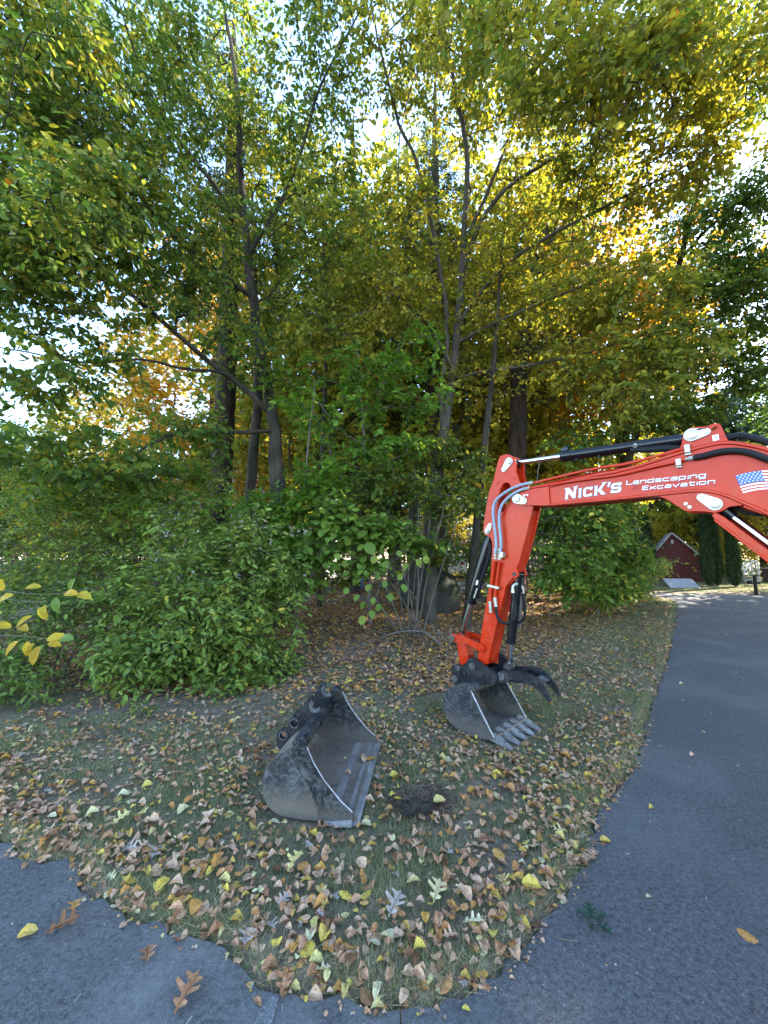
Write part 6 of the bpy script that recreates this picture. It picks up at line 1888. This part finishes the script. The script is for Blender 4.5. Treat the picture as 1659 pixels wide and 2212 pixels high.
xa, ya, sa = sample_verge(20500, -3.6, 3.4, 1.4, 4.7, dens_near)
xb, yb, sb = sample_verge(46000, -7.5, 7.0, 4.7, 10.5, dens_wood)
xc, yc, sc_ = sample_verge(2600, 3, 12, 6, 17, lambda X, Y, s: .7 * (s > 0) * (s < 4))
xd, yd, sd2 = sample_verge(4200, -2.5, 12, 1.3, 17, lambda X, Y, s: (s < 0) * (.03 + .45 * np.exp(s / .25) + .22 * (Y > 7)))
xe, ye, se = sample_verge(9000, -14, 9, 10.5, 22, lambda X, Y, s: (s > 1.0) * 1.0)
X = np.concatenate([xa, xb, xc, xd, xe]); Y = np.concatenate([ya, yb, yc, yd, ye]); Sd = np.concatenate([sa, sb, sc_, sd2, se])
n = len(X)
woodness = sstep(1.2, 2.4, Sd) * sstep(3.8, 4.9, Y)
Z = np.where(Sd < 0, .004, terrain(X, Y)) + np.where(Sd < 0, .004, rl.uniform(.004, .03, n))
az = rl.uniform(0, 2 * np.pi, n)
tilt = np.where(Sd < 0, .10, .17)
Ax = np.stack([np.cos(az), np.sin(az), rl.normal(0, 1, n) * tilt], 1)
Nm = np.stack([rl.normal(0, 1, n) * tilt, rl.normal(0, 1, n) * tilt, np.where(rl.uniform(0, 1, n) < .8, 1.0, -1.0)], 1)
L = np.clip(.041 * np.exp(rl.normal(0, .32, n)), .018, .076)
L = np.where((Sd < 0) & (rl.uniform(0, 1, n) < .82), L * .4, L)
r_ = rl.uniform(0, 1, n)
hue_lawn = np.where(r_ < .16, rl.uniform(.0, .3, n), np.where(r_ < .68, rl.uniform(.30, .55, n), np.where(r_ < .84, rl.uniform(.58, .74, n), np.where(r_ < .93, rl.uniform(.76, .9, n), np.where(r_ < .985, rl.uniform(.9, .95, n), 1.0)))))
hue_wood = np.where(r_ < .30, rl.uniform(.08, .3, n), np.where(r_ < .62, rl.uniform(.3, .58, n), np.where(r_ < .86, rl.uniform(.58, .74, n), rl.uniform(.74, .88, n))))
Hh = np.where(rl.uniform(0, 1, n) < woodness, hue_wood, hue_lawn)
shp = np.where((r_ > .975) | ((r_ > .14) & (r_ < .175)), 4, rl.integers(0, 4, n))
L = np.where(shp == 4, L * 1.6, L) * np.where(Y > 10.5, 2.8, 1.0) * np.where((woodness > .5) & (Y < 10.5), 1.25, 1.0)
asp = np.where(shp == 4, 1.0, rl.uniform(.5, .85, n))
# which leaves are seen largest: inside the picture and nearest
fx, fy = X, Y
dep = Y * math.cos(PITCH) + (Z - EYE) * math.sin(PITCH)
upv = -Y * math.sin(PITCH) + (Z - EYE) * math.cos(PITCH)
vis = (np.abs(X / dep) < .985) & (upv / dep > -1.32) & (L > .042)
order = np.argsort(np.where(vis, np.hypot(np.hypot(X, Y), EYE) - L * 6, 1e9))
pick = order[:272]
rest = np.ones(n, bool)
rest[pick] = False
for q in range(5):
    k = rest & (shp == q)
    nm = 'leaf_litter'
    leaves(nm, np.stack([X, Y, Z], 1)[k], Ax[k], Nm[k], L[k], L[k] * asp[k], Hh[k], SHAPES[q], M['leaf_litter'], None)

meshes = {}


def litter_mesh(q, hb, wide):
    key = (q, round(hb, 2), wide)
    if key not in meshes:
        meshes[key] = leaf_piece('fallen_leaf', SHAPES[q], 1.0, wide, M['leaf_litter'], hb)
    return meshes[key]


def colour_word(h):
    return 'dark brown' if h < .22 else 'brown' if h < .36 else 'pinkish tan' if h < .57 else 'rusty orange' if h < .68 else 'golden orange' if h < .79 else 'yellow' if h < .91 else 'pale cream' if h < .97 else 'silver-grey'


for i in pick:
    hb = round(float(Hh[i]) * 20) / 20
    o = place_leaf(litter_mesh(int(shp[i]), hb, .9 if shp[i] == 4 else (.55 if asp[i] < .66 else .75)), 'fallen_leaf', (X[i], Y[i], Z[i]), Ax[i], Nm[i], None, float(L[i]))
    where = ('on the new asphalt' if X[i] > .06 else 'on the old asphalt') if Sd[i] < 0 else \
        'in the drift along the new asphalt edge' if Sd[i] < .25 and X[i] > .3 else 'in the drift along the old asphalt edge' if Sd[i] < .25 and X[i] < -.15 else 'at the tip of the grass wedge' if Y[i] < 1.95 else \
        'on the grass left of the wedge tip' if X[i] < -.35 else 'on the grass right of the wedge tip' if X[i] > .45 else 'on the grass below the grading bucket'
    shape_w = 'lobed oak' if shp[i] == 4 else 'narrow' if asp[i] < .66 else 'broad'
    tag(o, colour_word(float(Hh[i])) + ' ' + shape_w + ' leaf lying ' + where, 'leaf', 'fallen leaves')


def gpx(px, py):
    d_ = at(px, py, 1.0) - np.array([0, 0, EYE])
    t_ = -EYE / d_[2]
    return d_[0] * t_, d_[1] * t_


special = [
    (62, 2020, 3, .80, .085, (1, .5), 'yellow leaf alone on the old asphalt near the left edge'), (140, 2005, 4, .04, .15, (.9, .6), 'reddish-purple lobed leaf on the old asphalt at the left'),
    (318, 2072, 4, .25, .11, (.5, -1), 'brown lobed leaf alone on the old asphalt'), (405, 2150, 4, .28, .16, (.2, 1), 'large brown oak leaf nearest the bottom of the old asphalt'),
    (532, 2050, 4, 1.0, .12, (.1, -1), 'lilac-grey oak leaf pointing down at the edge of the old asphalt'), (160, 1965, 4, .72, .10, (.5, -1), 'golden lobed leaf on the asphalt by the left grass corner'),
    (1308, 1820, 3, .82, .07, (1, -.2), 'round yellow leaf alone on the new asphalt beside the verge'), (1615, 2024, 1, .66, .085, (.7, -.7), 'orange-brown leaf alone far right on the new asphalt'),
    (1497, 1635, 2, .50, .06, (1, .2), 'tan leaf lying by itself high on the new asphalt'), (1473, 1480, 2, .93, .07, (1, -.1), 'cream curled leaf on the drive beside the grass strip'),
    (855, 1985, 4, 1.0, .16, (.5, 1), 'big silver-grey oak leaf on the grass wedge'), (945, 1955, 4, .93, .15, (.4, 1), 'yellow-green lobed oak leaf on the grass wedge'),
    (950, 1745, 3, .90, .10, (1, .2), 'pale yellow-green broad leaf beside the dug hole'), (852, 1685, 3, .86, .085, (.8, .6), 'round yellow leaf right of the grading bucket lip'),
    (1075, 1690, 3, .84, .085, (1, -.4), 'yellow leaf below the digging bucket teeth'), (1272, 1694, 3, .78, .075, (1, -.1), 'golden yellow leaf near the new asphalt below the digging bucket'),
    (1148, 1940, 3, .85, .105, (.9, -.3), 'large yellow leaf at the wedge edge by the new asphalt'), (1078, 1866, 1, .74, .09, (.5, -.8), 'bright orange leaf on the wedge above the large yellow one'),
    (1340, 1700, 4, .05, .10, (1, .2), 'purple-brown lobed leaf at the corner of the new asphalt'), (655, 1895, 1, .70, .085, (.4, .9), 'upright orange leaf on the grass wedge'),
    (350, 1940, 3, .83, .10, (.3, 1), 'narrow yellow leaf above the old asphalt corner'), (608, 1552, 1, .86, .09, (.4, .9), 'upright yellow leaf at the left of the grading bucket ears')]
for (px, py, q, hb, ln, dr_, lab) in special:
    ln *= .84
    gx_, gy_ = gpx(px, py)
    s_ = asphalt_dist(np.array([gx_]), np.array([gy_]))[0]
    z_ = .010 if s_ < 0 else gz(gx_, gy_) + .035
    o = place_leaf(litter_mesh(q, hb, .95 if q == 4 else .6 if 'narrow' in lab else .8), 'fallen_leaf', (gx_ - dr_[0] * ln * .5, gy_ - dr_[1] * ln * .5, z_), (dr_[0], dr_[1], .05), (.1, -.1, 1), None, ln)
    tag(o, lab, 'leaf', 'fallen leaves')
# the green sprig dropped on the new asphalt
gx_, gy_ = gpx(1283, 1998)
spg = thing('leaf_sprig', 'dark green lobed oak sprig dropped on the new asphalt', 'leaf', (gx_, gy_, .006))
bpy.context.view_layer.update()
M['sprig'] = leaf_mat('sprig', [(0, (.02, .045, .03)), (1, (.03, .07, .035))], trans=.15)
for a_, ln in ((.4, .07), (1.4, .078), (2.5, .07), (4.0, .06), (5.2, .078)):
    me = leaf_piece('leaf', SHAPES[4], 1.0, .9, M['sprig'], .5)
    place_leaf(me, 'leaf', (gx_ + .01 * math.cos(a_), gy_ + .01 * math.sin(a_), .012), (math.cos(a_), math.sin(a_), .12), (0, .1, 1), spg, ln)
# leaves lying in the grading bucket
for (u, w, q, hb, ln, lab) in ((-.06, -.18, 1, .68, .075, 'rusty leaf caught on the lip of the grading bucket'), (-.07, -.14, 0, .5, .07, 'tan leaf caught on the lip of the grading bucket'), (-.12, -.23, 2, .45, .05, 'small tan leaf lying inside the grading bucket'),
                               (-.14, .02, 2, .55, .05, 'pale curled leaf inside the middle of the grading bucket'), (-.04, -.22, 1, .74, .07, 'golden leaf hanging over the grading bucket lip'), (-.22, -.20, 3, .9, .03, 'small greenish leaf deep inside the grading bucket')):
    p_ = GB_M @ Vector((u, .024 if u > -.1 else .02, w))
    o = place_leaf(litter_mesh(q, hb, .75), 'fallen_leaf', (p_.x, p_.y, p_.z + .006), (rl.uniform(-1, 1), rl.uniform(-1, 1), .1), (.1, 0, 1), None, ln)
    tag(o, lab, 'leaf', 'fallen leaves')

# grass blades, thin and patchy, thicker along the drive
def blades(name, X, Y, h, w, hue, lean=.5, base=None):
    n = len(X)
    Z = terrain(X, Y) - .004
    a_ = rl.uniform(0, 2 * np.pi, n)
    b_ = rl.uniform(0, 2 * np.pi, n)
    dx, dy = np.cos(a_) * w, np.sin(a_) * w
    ln = np.abs(rl.normal(lean, .35, n)) * h
    V_ = np.stack([np.stack([X - dx, Y - dy, Z], 1), np.stack([X + dx, Y + dy, Z], 1), np.stack([X + np.cos(b_) * ln, Y + np.sin(b_) * ln, Z + h * np.maximum(.25, 1 - .25 * ln / h)], 1)], 1).reshape(-1, 3)
    o = mesh_np(name, V_, np.arange(3 * n).reshape(-1, 3), M['grass'], hue=hue)
    o['kind'] = 'stuff'


def dens_grass(X, Y, s):
    c = .5 + .5 * np.sin(X * 4.3 + 1.3 * np.sin(Y * 5.1)) * np.sin(Y * 4.9 + .9 * np.sin(X * 6.1 + 2))
    d = (s > -.01) * (.22 + .8 * c) * (1 - .93 * sstep(1.0, 2.0, s) * sstep(3.7, 4.7, Y)) * (1 - .8 * sstep(-.3, -1.2, X) * sstep(3.4, 4.2, Y))
    return d * np.where(np.hypot((X - HOLE[0]) / 1.1, (Y - HOLE[1] + .04) / .9) < .20, .04, 1)


gxx, gyy, _s = sample_verge(260000, -3.6, 3.2, 1.4, 4.8, dens_grass)
blades('grass', gxx, gyy, rl.uniform(.02, .05, len(gxx)) * (.7 + .9 * clump(gxx * 2.2, gyy * 2.2)), .0017, np.clip(rl.normal(.50, .26, len(gxx)), 0, 1))
gxx, gyy, _s = sample_verge(240000, -3.4, 3.2, 1.4, 4.6, lambda X, Y, s: (s > -.012) * (s < .10) * (.35 + .65 * clump(X * 3, Y * 3)))
blades('grass', gxx, gyy, rl.uniform(.03, .085, len(gxx)), .0016, np.clip(rl.normal(.74, .26, len(gxx)), 0, 1), lean=1.1)
gxx, gyy, _s = sample_verge(110000, -5, 6.8, 4.4, 8.6, dens_grass)
blades('grass', gxx, gyy, rl.uniform(.025, .065, len(gxx)), .0024, np.clip(rl.normal(.45, .25, len(gxx)), 0, 1))
gxx, gyy, _s = sample_verge(70000, 4, 12, 6, 18, lambda X, Y, s: (s > .02) * (s < 2.4) * .85)
blades('grass', gxx, gyy, rl.uniform(.03, .07, len(gxx)), .0045, np.clip(rl.normal(.30, .2, len(gxx)), 0, 1))
gxx, gyy, _s = sample_verge(42000, 13, 34, 17.5, 32, lambda X, Y, s: (s > .9) * 1.0)
blades('lawn_grass', gxx, gyy, rl.uniform(.04, .09, len(gxx)), .010, np.clip(rl.normal(.36, .15, len(gxx)), 0, 1))

# dug clod beside the hole, pebbles and chips on the asphalt
M['clod'] = simple('clod', (.022, .017, .013), 1.0, var=.7, scale=60, bumpy=1.0)
clo = thing('soil_clod', 'dark torn clod of turf lying below the dug hole', 'clod', (.205, 2.585, gz(.205, 2.585)))
rc = np.random.default_rng(8)
for k in range(16):
    a_, q_ = rc.uniform(0, 6.28), rc.uniform(0, 1) ** .6
    r_ = rc.uniform(.018, .046) * (1.15 - .5 * q_)
    l_ = rock('lump', None, (.115 * q_ * math.cos(a_), .085 * q_ * math.sin(a_), r_ * .6 + .055 * (1 - q_)), (r_ * 1.2, r_, r_ * .8), 60 + k, M['clod'], clo, 3)
    for v in l_.data.vertices: v.co *= 1 + rc.normal(0, .07)
M['soil_crumb'] = simple('soil_crumb', (.085, .056, .038), 1.0, var=.55, scale=40, spec=.05)
mbc = MB()
for k in range(1500):
    a_, q_ = rc.uniform(0, 6.28), .26 * rc.uniform(0, 1) ** .65
    x, y = HOLE[0] + q_ * 1.1 * math.cos(a_), HOLE[1] - .06 + q_ * math.sin(a_)
    if under_bucket(np.array([x]), np.array([y]))[0]: continue
    r_ = rc.uniform(.004, .012) * (1.7 - 4 * q_)
    z = gz(x, y)
    j_ = rc.uniform(.7, 1.3, 6)
    mbc.add([(x + r_ * j_[0], y, z), (x, y + r_ * j_[1], z), (x - r_ * j_[2], y, z), (x, y - r_ * j_[3], z), (x + r_ * .2, y + r_ * .1, z + r_ * j_[4])], [(0, 1, 4), (1, 2, 4), (2, 3, 4), (3, 0, 4)])
tag(mbc.build('soil_crumbs', M['soil_crumb'], smooth=0), kind='stuff')
mbr = MB()
for k in range(60):
    a_, q_ = rc.uniform(0, 6.28), rc.uniform(0, .10)
    p_ = np.array([q_ * math.cos(a_), .7 * q_ * math.sin(a_), .02 + rc.uniform(0, .03)])
    d_ = rc.normal(0, .03, 3) + np.array([0, 0, .02])
    mbr.tube([p_, p_ + d_, p_ + d_ * 1.8 + np.array([0, 0, -.01])], [.0012, .001, .0006], 3, caps=False)
tag(mbr.build('roots', M['bark_twig'], clo, smooth=0), kind='stuff')
n = 900
X = rl.uniform(-2.6, 5.5, n); Y = 1.2 + rl.uniform(0, 1, n) ** 1.6 * 7
s = asphalt_dist(X, Y)
k = (s < -.01) & (rl.uniform(0, 1, n) < .35 + .65 * np.exp(s / .3))
mbp = MB()
for x, y in zip(X[k], Y[k]):
    r_ = rl.uniform(.0015, .0045)
    if rl.uniform() < .25:
        a_, ln = rl.uniform(0, 6.28), rl.uniform(.008, .03)
        mbp.bar((x, y, .0035), (x + ln * math.cos(a_), y + ln * math.sin(a_), .004), .0022, .002)
    else:
        mbp.add([(x + r_, y, .001), (x, y + r_, .001), (x - r_, y, .001), (x, y - r_, .001), (x + r_ * .3, y, .001 + r_ * 1.1)], [(0, 1, 4), (1, 2, 4), (2, 3, 4), (3, 0, 4)])
tag(mbp.build('gravel', M['stone_pale'], smooth=0), kind='stuff')
for lab, px, py, ln, a_ in (('thin grey twig on the new asphalt near the oak sprig', 1205, 2030, .075, -.3), ('short twig on the new asphalt up from the sprig', 1395, 1965, .05, .0), ('thin twig lying on the new asphalt at the verge', 1255, 1915, .08, .05), ('pale stick standing at the bottom edge of the drive', 1630, 2195, .06, .6), ('grey stick lying in the grass left of the bucket', 470, 1845, .11, .9)):
    gx_, gy_ = gpx(px, py)
    z_ = .006 if asphalt_dist(np.array([gx_]), np.array([gy_]))[0] < 0 else gz(gx_, gy_) + .03
    o = MB().tube([(0, 0, 0), (ln * .5 * math.cos(a_), ln * .5 * math.sin(a_), .003), (ln * math.cos(a_ + .1), ln * math.sin(a_ + .1), .001)], [.003, .0026, .0018], 5).build('twig', M['bark_twig'])
    o.location = (gx_, gy_, z_)
    tag(o, lab, 'twig')
